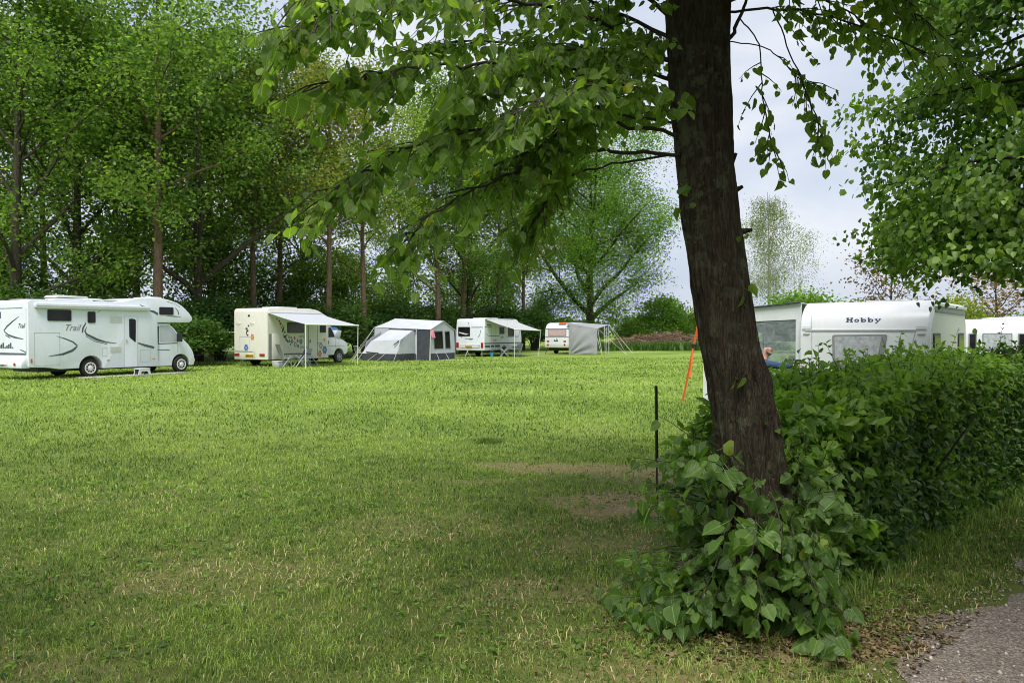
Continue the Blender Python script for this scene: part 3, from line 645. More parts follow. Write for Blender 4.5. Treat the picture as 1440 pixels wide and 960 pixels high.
# ------------------------------------------------------------------ hedge
HD = np.array([.731, .682]); HN = np.array([.682, -.731])     # along the hedge / towards the path
H0 = np.array([1.86, 4.66])
def hedge(name, label, s0, s1, top, depth, n, ls, leaf, seed, group=None):
    g = np.random.default_rng(seed)
    root = thing(name, label, 'hedge', (0, 0, 0), 0, group)
    s = g.uniform(s0, s1, n); face = g.uniform(0, 1, n)
    dd = np.abs(g.normal(0, .17, n))                            # depth below the clipped skin
    tp = top(s) + .10 * (vnoise(s, s * 0, .45, seed) - .5) * 2
    bulge = .17 * (vnoise(s, face * 3, .4, seed + 1) - .5) * 2
    u = np.where(face < .55, dd + bulge, np.where(face < .93, g.uniform(0, depth, n), depth - dd))
    z = np.where((face >= .55) & (face < .93), tp - dd * .9 + np.maximum(0, g.normal(-.03, .09, n)), tp * g.uniform(.02, 1.0, n))
    u = u + .22 * np.clip(1 - z / .5, 0, 1) * 0 + .08 * np.sin(z / tp * 3)
    XY = H0 + s[:, None] * HD - u[:, None] * HN
    P = np.concatenate([XY, z[:, None]], 1)
    outn = np.where((face < .55)[:, None], np.array([HN[0], HN[1], .45]), np.where((face < .93)[:, None], np.array([0, 0, 1.]), np.array([-HN[0], -HN[1], .4])))
    A = np.array([0, 0, -.35]) + g.normal(0, .55, (n, 3)) + outn * .3; NN = outn + g.normal(0, .45, (n, 3))
    young = np.clip((z / tp - .7) * 1.6, 0, .45)
    rnd = np.clip(.30 + young + g.normal(0, .2, n) + .25 * (vnoise(s, z, .3, seed + 4) - .5), 0, .95)
    st = MB()
    for q in np.arange(s0 + .1, s1, .16):
        b = H0 + q * HD - HN * depth * g.uniform(.3, .7)
        for _ in range(3):
            e = b + HD * g.normal(0, .2) + HN * g.normal(0, .22)
            st.tube([(b[0], b[1], 0), (*(b + (e - b) * .5 + g.normal(0, .03, 2)), .6), (*e, float(top(np.array(q))) * g.uniform(.75, .98))], [.016, .011, .004], 5, cap=False)
    # upright sprigs above the clipped top
    sp, sa, sn, ss, sr = [], [], [], [], []
    for q in range(int((s1 - s0) * 42)):
        s_ = g.uniform(s0, s1); u_ = g.uniform(.0, depth); xy = H0 + s_ * HD - u_ * HN; z0 = float(top(np.array(s_))) - .1; hh = g.gamma(2.0, .045) + .03
        d = unit(np.array([g.normal(0, .3), g.normal(0, .3), 1.])); b = np.array([xy[0], xy[1], z0])
        st.tube([b, b + d * (hh + .1)], [.004, .0015], 4, cap=False)
        for k in range(int(5 + hh * 40)):
            t = g.uniform(.2, 1) * (hh + .1); az = g.uniform(0, 6.28)
            sp.append(b + d * t); sa.append(np.array([math.cos(az), math.sin(az), g.uniform(.1, 1)])); sn.append(np.array([0, 0, 1.]) + g.normal(0, .4, 3)); ss.append(ls * g.uniform(.45, .9)); sr.append(np.clip(g.normal(.68, .18), 0, .95))
    st.build('stem', M['twig'], root, smooth=60)
    S = ls * g.uniform(.55, 1.3, n) * (1 + .35 * np.clip(1.6 - s, 0, 1))
    leaf_cloud('foliage', OVAL, np.concatenate([P, sp]), np.concatenate([A, sa]), np.concatenate([NN, sn]), np.concatenate([S, ss]), np.concatenate([rnd, sr]), M[leaf], root)
    return root
hedge('hedge', 'leafy green clipped hedge running right from the leaning linden beside the path', -.1, 4.55, lambda s: np.interp(s, [-.1, .5, 1.6, 3.5, 5], [.95, 1.14, 1.36, 1.34, 1.33]), 1.0, 32000, .072, 'hedgel', 61)
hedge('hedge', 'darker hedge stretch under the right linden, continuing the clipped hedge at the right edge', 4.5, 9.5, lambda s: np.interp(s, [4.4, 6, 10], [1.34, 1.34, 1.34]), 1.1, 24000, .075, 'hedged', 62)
# ------------------------------------------------------------------ ground, path, grass
PD = np.array([.724, .690]); PN = np.array([.690, -.724]); P0 = np.array([1.82, 3.67])     # path edge line; PN points onto the gravel
DIRT = [(1.1, 7.5, .65, .65, 1.), (.75, 9.4, 1.0, .4, .7), (1.9, 9.0, .9, .5, .8), (-.1, 9.6, .45, .3, .55), (.75, 6.05, .5, .3, .3), (-.3, 8.6, .5, .12, .4), (1.75, 4.1, .55, .28, .75), (.35, 4.95, .7, .3, .3), (-2.2, 5.2, .7, .4, .16), (-.6, 6.7, .9, .45, .2), (-2.7, 3.75, .8, .3, .3), (.9, 3.7, .7, .3, .35)]
def dirt_at(x, y):
    d = np.zeros_like(x)
    for cx, cy, rx, ry, s in DIRT:
        q = np.sqrt(((x - cx) / rx) ** 2 + ((y - cy) / ry) ** 2) + .9 * (vnoise(x, y, .35, 11) - .5) + .5 * (vnoise(x, y, .12, 12) - .5)
        d = np.maximum(d, s * np.clip((1.15 - q) / .5, 0, 1))
    return d
def dryz(x, y): return np.clip((.55 * vnoise(x, y, 1.1, 71) + .45 * vnoise(x, y, .28, 72) - .44) * 3.2, 0, 1) * np.clip((10.5 - y) / 5, 0, 1)
def path_at(x, y): return (x - P0[0]) * PN[0] + (y - P0[1]) * PN[1]
m, nt, out = newmat('meadow_turf')
geo = N(nt, 'ShaderNodeNewGeometry'); pos = geo.outputs['Position']
def noise(sc, det=4., rough=.55, vec=None, dim='3D'):
    q = N(nt, 'ShaderNodeTexNoise', Scale=sc, Detail=det, Roughness=rough); nt.links.new(vec or pos, q.inputs['Vector']); return q.outputs['Fac']
c = ramp(nt, noise(.22, 5.), [(.36, (.13, .22, .038)), (.5, (.21, .32, .06)), (.66, (.31, .40, .10))])
c = mix(nt, mth(nt, 'MULTIPLY', ramp(nt, noise(7., 8., .75), [(.35, (0, 0, 0)), (.7, (1, 1, 1))]), .55), c, (.085, .125, .025))
c = mix(nt, mth(nt, 'MULTIPLY', ramp(nt, noise(55., 3., .7), [(.5, (0, 0, 0)), (.68, (1, 1, 1))]), .5), c, (.27, .33, .085))
sx0 = N(nt, 'ShaderNodeSeparateXYZ'); nt.links.new(pos, sx0.inputs[0]); nearf = N(nt, 'ShaderNodeMapRange'); nt.links.new(sx0.outputs[1], nearf.inputs[0])
for q_, v_ in ((1, 6.), (2, 16.), (3, .75), (4, 0.)): nearf.inputs[q_].default_value = v_
c = mix(nt, nearf.outputs[0], c, ramp(nt, noise(2.4, 6., .7), [(.35, (.075, .11, .022)), (.65, (.145, .13, .05))]))
# thinner, drier turf close to the linden and the path, bare soil in worn patches
sx = N(nt, 'ShaderNodeSeparateXYZ'); nt.links.new(pos, sx.inputs[0])
soil = None; jit = mth(nt, 'ADD', mth(nt, 'MULTIPLY', mth(nt, 'SUBTRACT', noise(3., 6., .7), .5), 1.8), mth(nt, 'MULTIPLY', mth(nt, 'SUBTRACT', noise(18., 6., .75), .5), 2.4))
for cx, cy, rx, ry, s in DIRT:
    a = mth(nt, 'POWER', mth(nt, 'DIVIDE', mth(nt, 'SUBTRACT', sx.outputs[0], cx), rx), 2.); b_ = mth(nt, 'POWER', mth(nt, 'DIVIDE', mth(nt, 'SUBTRACT', sx.outputs[1], cy), ry), 2.)
    q = mth(nt, 'ADD', mth(nt, 'SQRT', mth(nt, 'ADD', a, b_)), jit)
    q = N(nt, 'ShaderNodeMapRange'); lk = mth(nt, 'ADD', mth(nt, 'SQRT', mth(nt, 'ADD', a, b_)), jit); nt.links.new(lk, q.inputs[0])
    q.inputs[1].default_value = 1.25; q.inputs[2].default_value = .6; q.inputs[3].default_value = 0; q.inputs[4].default_value = s
    soil = q.outputs[0] if soil is None else mth(nt, 'MAXIMUM', soil, q.outputs[0])
sc_ = ramp(nt, noise(22., 7., .7), [(.3, (.20, .145, .07)), (.7, (.52, .41, .22))])
c = mix(nt, soil, c, sc_)
b = N(nt, 'ShaderNodeBsdfPrincipled', Roughness=.9); b.inputs['Specular IOR Level'].default_value = .1
nt.links.new(c, b.inputs['Base Color'])
bu = N(nt, 'ShaderNodeBump', Strength=.9, Distance=.03); nt.links.new(mth(nt, 'ADD', noise(60., 4., .7), noise(9., 5.)), bu.inputs['Height']); nt.links.new(bu.outputs[0], b.inputs['Normal'])
nt.links.new(b.outputs[0], out.inputs[0]); M['turf'] = m
tag(MB().add([(-400, -60, 0), (400, -60, 0), (400, 700, 0), (-400, 700, 0)], [(0, 1, 2, 3)]).build('ground', M['turf'], smooth=0), 'mown green camping meadow reaching to the trees', 'meadow', kind='structure')
# gravel path
m, nt, out = newmat('crushed_gravel')
geo = N(nt, 'ShaderNodeNewGeometry'); pos = geo.outputs['Position']
vo = N(nt, 'ShaderNodeTexVoronoi', Scale=95.); nt.links.new(pos, vo.inputs['Vector'])
v2 = N(nt, 'ShaderNodeTexVoronoi', Scale=210.); nt.links.new(pos, v2.inputs['Vector'])
s1 = N(nt, 'ShaderNodeSeparateColor'); nt.links.new(vo.outputs['Color'], s1.inputs[0]); s2 = N(nt, 'ShaderNodeSeparateColor'); nt.links.new(v2.outputs['Color'], s2.inputs[0])
c1 = ramp(nt, s1.outputs[0], [(.2, (.16, .13, .115)), (.6, (.35, .29, .255)), (.95, (.62, .55, .49))]); c2 = ramp(nt, s2.outputs[0], [(.2, (.12, .10, .085)), (.9, (.42, .36, .31))])
c = mix(nt, .45, c1, c2); c = mix(nt, ramp(nt, noise(1.6, 5.), [(.4, (0, 0, 0)), (.7, (.6, .6, .6))]), c, (.14, .115, .095))
b = N(nt, 'ShaderNodeBsdfPrincipled', Roughness=.9); nt.links.new(c, b.inputs['Base Color']); b.inputs['Specular IOR Level'].default_value = .2
bu = N(nt, 'ShaderNodeBump', Strength=1., Distance=.012); nt.links.new(mth(nt, 'SUBTRACT', 1., mth(nt, 'ADD', vo.outputs['Distance'], mth(nt, 'MULTIPLY', v2.outputs['Distance'], .5))), bu.inputs['Height']); nt.links.new(bu.outputs[0], b.inputs['Normal'])
nt.links.new(b.outputs[0], out.inputs[0]); M['gravel'] = m
ss = np.arange(-14, 40, .12)
e1 = [(P0 + s * PD + PN * .14 * ((vnoise(np.array(s), 0, .9, 5) - .5) * 2 + (vnoise(np.array(s), 0, .2, 6) - .5))) for s in ss]; e2 = [P0 + s * PD + PN * 2.6 for s in ss]
pv = [(p[0], p[1], .006) for p in e1] + [(p[0], p[1], .006) for p in e2]; k = len(ss)
tag(MB().add(pv, [(i, i + 1, k + i + 1, k + i) for i in range(k - 1)]).build('path', M['gravel'], smooth=0), 'grey-brown gravel path in the lower right corner', 'path', kind='structure')
g = np.random.default_rng(77)
n = 4200; s = g.uniform(-1.2, 5, n); w = g.uniform(-.12, 1.5, n) ; XY = P0 + s[:, None] * PD + w[:, None] * PN
V0 = np.array([(1, 0, 0), (-1, .1, 0), (0, 1, .1), (.1, -1, 0), (0, 0, .8), (0, 0, -.6)]); F0 = np.array([(0, 2, 4), (2, 1, 4), (1, 3, 4), (3, 0, 4), (2, 0, 5), (1, 2, 5), (3, 1, 5), (0, 3, 5)])
S = g.gamma(3, .0017, n) + .002; a = g.uniform(0, 6.28, n)
V = V0[None] * S[:, None, None] * g.uniform(.6, 1.4, (n, 6, 1)); X = V[..., 0] * np.cos(a)[:, None] - V[..., 1] * np.sin(a)[:, None]; Yv = V[..., 0] * np.sin(a)[:, None] + V[..., 1] * np.cos(a)[:, None]
V = np.stack([X + XY[:, 0:1], Yv + XY[:, 1:2], V[..., 2] + .008], -1).reshape(-1, 3)
M['pebble'] = leafmat('pebble', (.15, .12, .105), (.58, .52, .47), 0., rough=.85, objvar=0)
tag(np_mesh('gravel', V, (F0[None] + (np.arange(n) * 6)[:, None, None]).reshape(-1, 3), M['pebble'], None, np.repeat(g.uniform(0, 1, n), 8)), 'loose small stones scattered on the gravel path', 'gravel', kind='stuff')
# grass blades
def blades(name, x, y, L, W, m, seed, lay=.5, rlo=.15, rhi=.85, col=None, lmin=.45):
    g = np.random.default_rng(seed); n = len(x); az = g.uniform(0, 2 * np.pi, n); ln = g.uniform(lmin, 1., n) * lay
    d = np.stack([np.cos(az), np.sin(az)], 1); pn = np.stack([-d[:, 1], d[:, 0]], 1) * W[:, None] / 2
    b = np.stack([x, y], 1); h1 = L * .55; r1 = h1 * ln * .55; r2 = L * ln; z1_ = h1 * np.sqrt(1 - .3 * ln ** 2); z2 = L * np.sqrt(np.maximum(.02, 1 - .92 * ln ** 2))
    mid = b + d * r1[:, None]; tip = b + d * r2[:, None]; Z = np.zeros(n)
    V = np.stack([np.c_[b + pn, Z], np.c_[b - pn, Z], np.c_[mid + pn * .8, z1_], np.c_[mid - pn * .8, z1_], np.c_[tip, z2]], 1).reshape(-1, 3)
    F = np.array([(0, 1, 3), (0, 3, 2), (2, 3, 4)])
    F = (F[None] + (np.arange(n) * 5)[:, None, None]).reshape(-1, 3)
    r_ = np.clip(g.uniform(rlo, rhi, n) if col is None else col, 0, 1)
    return np_mesh(name, V, F, M[m], None, np.repeat(r_, 3))
def scatter(n, y0, y1, g, wide=.72):
    y = np.sqrt(g.uniform(y0 * y0, y1 * y1, n)); x = g.uniform(-1, 1, n) * (wide * y + 1.9); return x, y
g = np.random.default_rng(88); X, Y_, L, W = [], [], [], []
for y0, y1, den, l, w in ((1.6, 4.8, 5000, .035, .0042), (4.8, 7.5, 3000, .038, .0056), (7.5, 12, 1200, .045, .0088), (12, 20, 330, .055, .016), (20, 34, 85, .07, .03), (34, 50, 34, .075, .045)):
    n = int(den * (.72 * (y1 * y1 - y0 * y0) + 3.8 * (y1 - y0))); x, y = scatter(n, y0, y1, g)
    d = dirt_at(x, y); pth = path_at(x, y); wob = .14 * (vnoise(x, y, .5, 5) - .5) * 2
    pk = (1 - np.clip(d * 1.3, 0, .99)) * (1 - .5 * np.clip(dryz(x, y), 0, 1)) * (.35 + .65 * np.clip(vnoise(x, y, .5, 21) * 1.5 + .1, 0, 1)) * np.clip((-pth + wob + .12) / .25, 0, 1)
    k = g.uniform(0, 1, n) < pk; x, y = x[k], y[k]; n = len(x)
    tall = 1 + 1.0 * np.clip(vnoise(x, y, .3, 31) - .55, 0, 1) * 2
    verge = np.clip(1 - np.abs(path_at(x, y) + .5) / .5, 0, 1); tall *= 1 + .15 * verge
    X.append(x); Y_.append(y); L.append(l * g.uniform(.55, 1.35, n) * tall); W.append(w * g.uniform(.7, 1.3, n))
x, y, L, W = map(np.concatenate, (X, Y_, L, W))
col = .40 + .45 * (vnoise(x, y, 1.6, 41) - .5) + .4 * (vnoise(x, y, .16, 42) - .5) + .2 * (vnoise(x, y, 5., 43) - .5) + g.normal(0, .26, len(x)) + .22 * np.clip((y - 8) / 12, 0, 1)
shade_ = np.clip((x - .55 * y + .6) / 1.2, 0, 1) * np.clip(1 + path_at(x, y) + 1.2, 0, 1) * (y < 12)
col = col - .22 * shade_  # shade over the verge painted into the blade tone
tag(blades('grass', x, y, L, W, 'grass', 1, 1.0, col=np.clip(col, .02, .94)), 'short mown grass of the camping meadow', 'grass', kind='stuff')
x, y = scatter(int(95 * 81 * .72 * 14), 1.8, 11, g); d = dirt_at(x, y); pth = path_at(x, y)
pk = np.clip(.10 + .45 * d + .6 * dryz(x, y) + .35 * np.clip(1.4 - np.abs(pth + .7), 0, 1) * (x > 1.2) - .05 * (y - 4), 0, 1) * (pth < .05)
k = g.uniform(0, 1, len(x)) < pk; x, y = x[k], y[k]
tag(blades('dry_grass', x, y, g.uniform(.02, .07, len(x)), g.uniform(.003, .006, len(x)) * (1 + y / 10), 'straw', 2, 1.03, lmin=.82), 'dry straw-coloured grass cuttings lying on the meadow', 'dry grass', kind='stuff')
# broad-leaved weeds in the verge and lawn
n = 3600; x, y = scatter(n, 2.8, 9, g); k = (path_at(x, y) < -.05) & (g.uniform(0, 1, n) < .25 + .75 * (vnoise(x, y, .5, 61) > .55)); x, y = x[k], y[k]; n = len(x)
P = np.repeat(np.stack([x, y, np.full(n, .02)], 1), 4, 0) + g.normal(0, .018, (n * 4, 3)) * [1, 1, .3]
tag(leaf_cloud('lawn_weeds', OVAL, P, rdir(n * 4, 0, .5, g), np.array([0, 0, 1.]) + g.normal(0, .25, (n * 4, 3)), g.uniform(.018, .05, n * 4), np.clip(g.normal(.5, .2, n * 4), 0, .9), M['hedgel']), 'small broad-leaved weeds among the mown grass', 'weeds', kind='stuff')
# taller grass: a lush dark tuft in the lawn, the rough at the hedge foot and below the brushwood
def tall_grass(name, x, y, l, w, lab, seed, kind='stuff', m='grass', rlo=.1, rhi=.6):
    return tag(blades(name, x, y, l * g.uniform(.5, 1.3, len(x)), w * g.uniform(.7, 1.3, len(x)), m, seed, .8, rlo, rhi), lab, 'grass', kind=kind)
tall_grass('grass_tuft', -.38 + g.normal(0, .10, 420), 11.6 + g.normal(0, .10, 420), .085, .012, 'dark green lush grass tuft standing alone in the middle of the lawn', 5, None, 'grass', .05, .4)
s = g.uniform(-.8, 9, 6000); w = np.abs(g.normal(0, .16, 6000)); XY = H0 + s[:, None] * HD + (w[:, None] - .12) * HN
tall_grass('rough_grass', XY[:, 0], XY[:, 1], .13, .006, 'long rough grass along the foot of the hedge', 6)
n = 9000; x = g.uniform(7.5, 26, n); y = 69.5 + (x - 9) * .12 + g.normal(0, .8, n)
tall_grass('rough_grass', x, y, .85, .07, 'dark strip of long grass in front of the brushwood heap', 7, m='hedged', rlo=.2, rhi=.8)
# litter under the linden
n = 5200; a = g.uniform(0, 6.28, n); q = np.abs(g.normal(0, .55, n)); x = 1.7 + q * np.cos(a) * 1.35; y = 4.25 + q * np.sin(a) * .6; k = path_at(x, y) < .1; x, y = x[k], y[k]; n = len(x)
M['litter'] = leafmat('brown_litter', (.05, .032, .018), (.26, .19, .10), .1, rough=.85, objvar=0)
xs_, ys_ = scatter(420, 2.7, 12, g); ok_ = path_at(xs_, ys_) < .6; x = np.r_[x, xs_[ok_]]; y = np.r_[y, ys_[ok_]]; n = len(x)
P = np.stack([x, y, g.uniform(.006, .026, n)], 1)
tag(leaf_cloud('leaf_litter', CARD, P, rdir(n, -.1, .25, g), np.array([0, 0, 1.]) + g.normal(0, .35, (n, 3)), g.uniform(.012, .04, n), g.uniform(0, 1, n), M['litter']), 'brown dry litter on the ground below the linden shoots', 'leaf litter', kind='stuff')
# brushwood heap
n = 5200; t = g.uniform(0, 1, n); cx = 9.3 + t * 15; cy = 72.6 + t * 2.0
prof_ = (1 - np.abs(g.uniform(-1, 1, n)) ** 1.6); top_ = np.interp(t, [0, .08, .4, .7, 1], [.3, 1.1, 1.6, 1.55, .6]) * (.8 + .4 * vnoise(t * 30, t * 0, 1., 9))
off = g.normal(0, .9, n); z = top_ * np.exp(-(off / 1.5) ** 2) * g.uniform(.55, 1.0, n)
ctr = np.stack([cx + g.normal(0, .3, n), cy + off, z + .05], 1); d = unit(np.stack([g.normal(0, 1, n), g.normal(0, .6, n), g.normal(0, .28, n)], 1)); Ls = g.uniform(.25, 1.0, n)
sd = unit(np.cross(d, [0, 0, 1.])); up = np.cross(sd, d); r_ = g.uniform(.012, .035, n)[:, None]
a = ctr - d * Ls[:, None] / 2; b = ctr + d * Ls[:, None] / 2
V = np.stack([a + sd * r_, a - sd * r_ * .6 + up * r_, a - up * r_, b + sd * r_ * .6, b - sd * r_ * .4 + up * r_ * .6, b - up * r_ * .6], 1); V[..., 2] = np.maximum(V[..., 2], .01); V = V.reshape(-1, 3)
F = np.array([(0, 1, 4, 3), (1, 2, 5, 4), (2, 0, 3, 5)]); F = (F[None] + (np.arange(n) * 6)[:, None, None]).reshape(-1, 4)
M['stick'] = leafmat('brushwood', (.07, .045, .03), (.36, .25, .17), 0., rough=.9, objvar=0)
tag(np_mesh('brushwood_heap', V, F, M['stick'], None, np.repeat(g.uniform(0, 1, n), 3)), 'long heap of cut reddish-brown branches below the green bushes', 'brushwood', kind='stuff')
# concrete slabs beside the motorhome
def slab(name, pts, lab, z=.03):
    return tag(MB().prism([tuple(p) for p in pts], -.02, z, 'z').build(name, M['concrete'], bevel=.006), lab, 'paving', kind='structure')
# ------------------------------------------------------------------ vehicle helpers
def vehicle(name, label, cat, corner, deg, W, group=None):
    t = R(deg); lf = np.array([-math.sin(t), math.cos(t)]); p = np.array(corner) + lf * W / 2
    return thing(name, label, cat, (p[0], p[1], 0), t, group)
def to_world(root, x, y, z=0):
    t = root.rotation_euler.z; return (root.location.x + x * math.cos(t) - y * math.sin(t), root.location.y + x * math.sin(t) + y * math.cos(t), z)
def plate_side(name, pts, y, mt, parent, t=.006, r=0, inn=.004):      # flat thing on the right-hand side (y negative)
    return MB().prism(fillet(pts, r, 3) if r else pts, y - t, y + inn, 'y').build(name, mt, parent)
def plate_rear(name, pts, x, mt, parent, t=.006, r=0):                # flat thing on the rear face
    return MB().prism(fillet(pts, r, 3) if r else pts, x - t, x + .004, 'x').build(name, mt, parent)
def rect(a, b, c, d): return [(a, c), (b, c), (b, d), (a, d)]
def window(parent, pts, at_, face='side', fr=.035, glass='glass', frame='black', r=.05, curtain=None):
    P = np.array(pts, float); c = P.mean(0); inner = c + (P - c) * (1 - 2 * fr / (P.max(0) - P.min(0)))
    f = plate_side if face == 'side' else plate_rear
    w = f('window', pts, at_, M[frame], parent, .022, r)
    f('pane', [tuple(q) for q in inner], at_, M[glass], w, .028, r * .6)
    return w
def lines(name, quads2d, at_, face, mt, parent, t=.004):
    mb = MB()
    for i, q in enumerate(quads2d):
        o = at_ - .003 - .0004 * (i % 7)
        mb.sheet([[(u, o, w) if face == 'side' else (o, u, w) for u, w in q]], t)
    return mb.build(name, mt, parent, smooth=0)
def outline(a, b, c, d, w=.012): return [rect(a, b, c, c + w), rect(a, b, d - w, d), rect(a, a + w, c + w, d - w), rect(b - w, b, c + w, d - w)]
def wheel(parent, x, y, r, rimm='lgrey', slots=8, side=-1, wid=.21):
    T = [(r * .62, -wid / 2), (r * .93, -wid / 2), (r, -wid * .32), (r, wid * .32), (r * .93, wid / 2), (r * .62, wid / 2)]
    w = MB().lathe(T, (x, y, r), 'y', 36).build('wheel', M['rubber'], parent, smooth=40)
    mb = MB(); o = y + side * (wid / 2)
    mb.lathe([(r * .64, -.03), (r * .64, .012), (r * .58, .018), (r * .52, .0), (r * .25, .006), (r * .2, .03), (r * .08, .036)] if side > 0 else
             [(r * .08, -.036), (r * .2, -.03), (r * .25, -.006), (r * .52, .0), (r * .58, -.018), (r * .64, -.012), (r * .64, .03)], (x, o, r), 'y', 32)
    for k in range(slots):
        a = 2 * math.pi * k / slots; pp = []
        for rr, da in ((.29, -.12), (.50, -.26), (.50, .26), (.29, .12)):
            pp.append((x + r * rr * math.cos(a + da), o + side * .012, r + r * rr * math.sin(a + da)))
        mb.sheet([pp], .006, 1)
    mb.build('rim', [M[rimm], M['black']], w, smooth=40)
    return w
def arc(cx, cz, r, a0, a1, n=12): return [(cx + r * math.cos(R(a0 + (a1 - a0) * i / n)), cz + r * math.sin(R(a0 + (a1 - a0) * i / n))) for i in range(n + 1)]
def pole(parent, a, b, r=.018, mt='alu', name='pole'): return MB().tube([a, b], r, 8).build(name, M[mt], parent, smooth=60)
def text(name, s, h, mt, parent, origin, ux, uz, shear=0., depth=.003, stretch=1.):
    cu = bpy.data.curves.new(name, 'FONT'); cu.body = s; cu.size = h; cu.extrude = depth; cu.shear = shear
    o = bpy.data.objects.new(name, cu); COL.objects.link(o)
    me = bpy.data.meshes.new_from_object(o.evaluated_get(bpy.context.evaluated_depsgraph_get())); bpy.data.objects.remove(o); bpy.data.curves.remove(cu)
    ux, uz = Vector(ux), Vector(uz); nn = ux.cross(uz)
    me.transform(Matrix.Translation(Vector(origin)) @ Matrix((ux * stretch, uz, nn)).transposed().to_4x4())
    me.materials.clear(); me.materials.append(mt); me.name = name
    return link(name, me, parent)
def cloth(name, grid, mt, parent, t=.012, wr=0., seed=1):      # grid of points [i][j] -> thick sheet
    Gd = np.array(grid, float); a, b = Gd.shape[:2]; g = np.random.default_rng(seed)
    dx = np.gradient(Gd, axis=0); dy = np.gradient(Gd, axis=1); nn = unit(np.cross(dx, dy))
    if wr:
        I, J = np.mgrid[0:a, 0:b]; k = (vnoise(I * 1. + J * .55, J * .25, 3.2, seed) - .5) + .5 * (vnoise(I * 1., J * 1., 2.1, seed + 1) - .5)
        edge = np.minimum(1, np.minimum.reduce([I, a - 1 - I, J, b - 1 - J]) / 2.); Gd = Gd + nn * (k * wr * edge)[..., None]
    V = np.concatenate([(Gd + nn * t / 2).reshape(-1, 3), (Gd - nn * t / 2).reshape(-1, 3)]); h = a * b; F = []
    for i in range(a - 1):
        for j in range(b - 1):
            q = (i * b + j, i * b + j + 1, (i + 1) * b + j + 1, (i + 1) * b + j); F.append(q); F.append(tuple(h + v for v in q[::-1]))
    rim = [(0, j) for j in range(b)] + [(i, b - 1) for i in range(1, a)] + [(a - 1, j) for j in range(b - 2, -1, -1)] + [(i, 0) for i in range(a - 2, 0, -1)]
    rim = [i * b + j for i, j in rim]
    for k in range(len(rim)): p, q = rim[k], rim[(k + 1) % len(rim)]; F.append((q, p, h + p, h + q))
    return MB().add(V, F).build(name, mt, parent, smooth=50)
def bil(A, B, C, D, n, m, sag=0.):       # grid A..B along i at j=0, D..C at j=m
    A, B, C, D = map(lambda p: np.array(p, float), (A, B, C, D)); o = []
    for i in range(n + 1):
        u = i / n; o.append([(A * (1 - u) + B * u) * (1 - j / m) + (D * (1 - u) + C * u) * (j / m) - np.array([0, 0, sag * math.sin(math.pi * j / m) * (.6 + .4 * math.sin(math.pi * u))]) for j in range(m + 1)])
    return o

# ------------------------------------------------------------------ 1: alcove motorhome
W = 2.3; ys = -W / 2
mh = vehicle('motorhome', 'large white alcove motorhome with grey swoosh stripes parked at the left edge', 'motorhome', (-17.03, 26.54), 61, W)
prof = [(0, .46), (0, 2.80), (.12, 2.86), (3.5, 2.87), (4.1, 3.04), (4.6, 3.10), (5.5, 3.09), (6.2, 2.87), (6.66, 2.45), (6.78, 2.24), (6.62, 2.12), (5.08, 2.09), (5.08, .31), (2.74, .32)] + arc(2.27, .36, .46, 0, 180) + [(1.1, .35), (.7, .42)]
MB().prism(fillet(prof, [.03, .08, .2, .4, .4, .4, .6, .4, .2, .1, .1, .03, .02, .02] + [0] * 13 + [.05, .05], 5), ys, -ys, 'y').build('body', M['white'], mh, bevel=.05, seg=3)
cabp = [(5.05, .30), (5.05, 2.05), (5.66, 2.06), (5.9, 1.88), (6.14, 1.60), (6.42, 1.36), (6.70, 1.10), (6.88, .80), (6.92, .50), (6.82, .29), (6.66, .29)] + arc(6.24, .36, .42, 0, 180) + [(5.8, .29)]
MB().prism(fillet(cabp, [.02, .05, .15, .1, .15, .2, .2, .15, .1, .06, .02] + [0] * 13 + [.02], 4), -1.06, 1.06, 'y').build('cab', M['white'], mh, bevel=.07, seg=3)
MB().box(.5, 6.5, -.82, .82, .26, .85).build('chassis', M['black'], mh)
for x_ in (2.27, 6.24):
    for sd in (-1, 1): wheel(mh, x_, sd * .99, .345, 'alu', 9, sd)
mb = MB().prism(rrect(.2, 4.68, 2.56, 2.73, .05), ys - .13, ys + .01, 'y'); mb.build('awning_case', M['white2'], mh, bevel=.02)
lines('awning_seam', [rect(.22, 4.6, 2.635, 2.65)], ys - .131, 'side', M['lgrey'], mh)
window(mh, rect(.66, 1.52, 2.11, 2.52), ys); window(mh, rect(2.14, 2.44, 2.05, 2.48), ys); window(mh, rect(5.16, 5.82, 2.42, 2.74), ys)
d = plate_side('door', rect(3.62, 4.16, .33, 2.32), ys, M['white'], mh, .012, .06)
lines('door_seam', outline(3.605, 4.175, .315, 2.335, .014), ys, 'side', M['lgrey'], mh)
plate_side('door_window', [(3.82, 1.50), (4.09, 1.29), (4.10, 2.20), (3.98, 2.24), (3.81, 2.23)], ys, M['glass'], d, .02, .05)
MB().box(3.67, 3.73, ys - .03, ys, 1.28, 1.42).build('handle', M['lgrey'], d)
def louvre(parent, a, b, c, e, at_, mt='greyw'):
    mb = MB().prism(rect(a, b, c, e), at_ - .012, at_ + .004, 'y'); n = 6
    for i in range(n): z = c + (e - c) * (i + .35) / n; mb.box(a + .03, b - .03, at_ - .02, at_ - .010, z, z + (e - c) / n * .4)
    return mb.build('vent', M[mt], parent)
louvre(mh, 3.02, 3.52, 2.08, 2.31, ys); louvre(mh, 3.01, 3.48, .92, 1.14, ys)
for q_ in ((.2, 1.1, .5, 1.69), (2.7, 2.9, .78, 1.1), (4.3, 4.75, .5, 1.0)): lines('locker', outline(*q_), ys, 'side', M['lgrey'], mh)
q = []
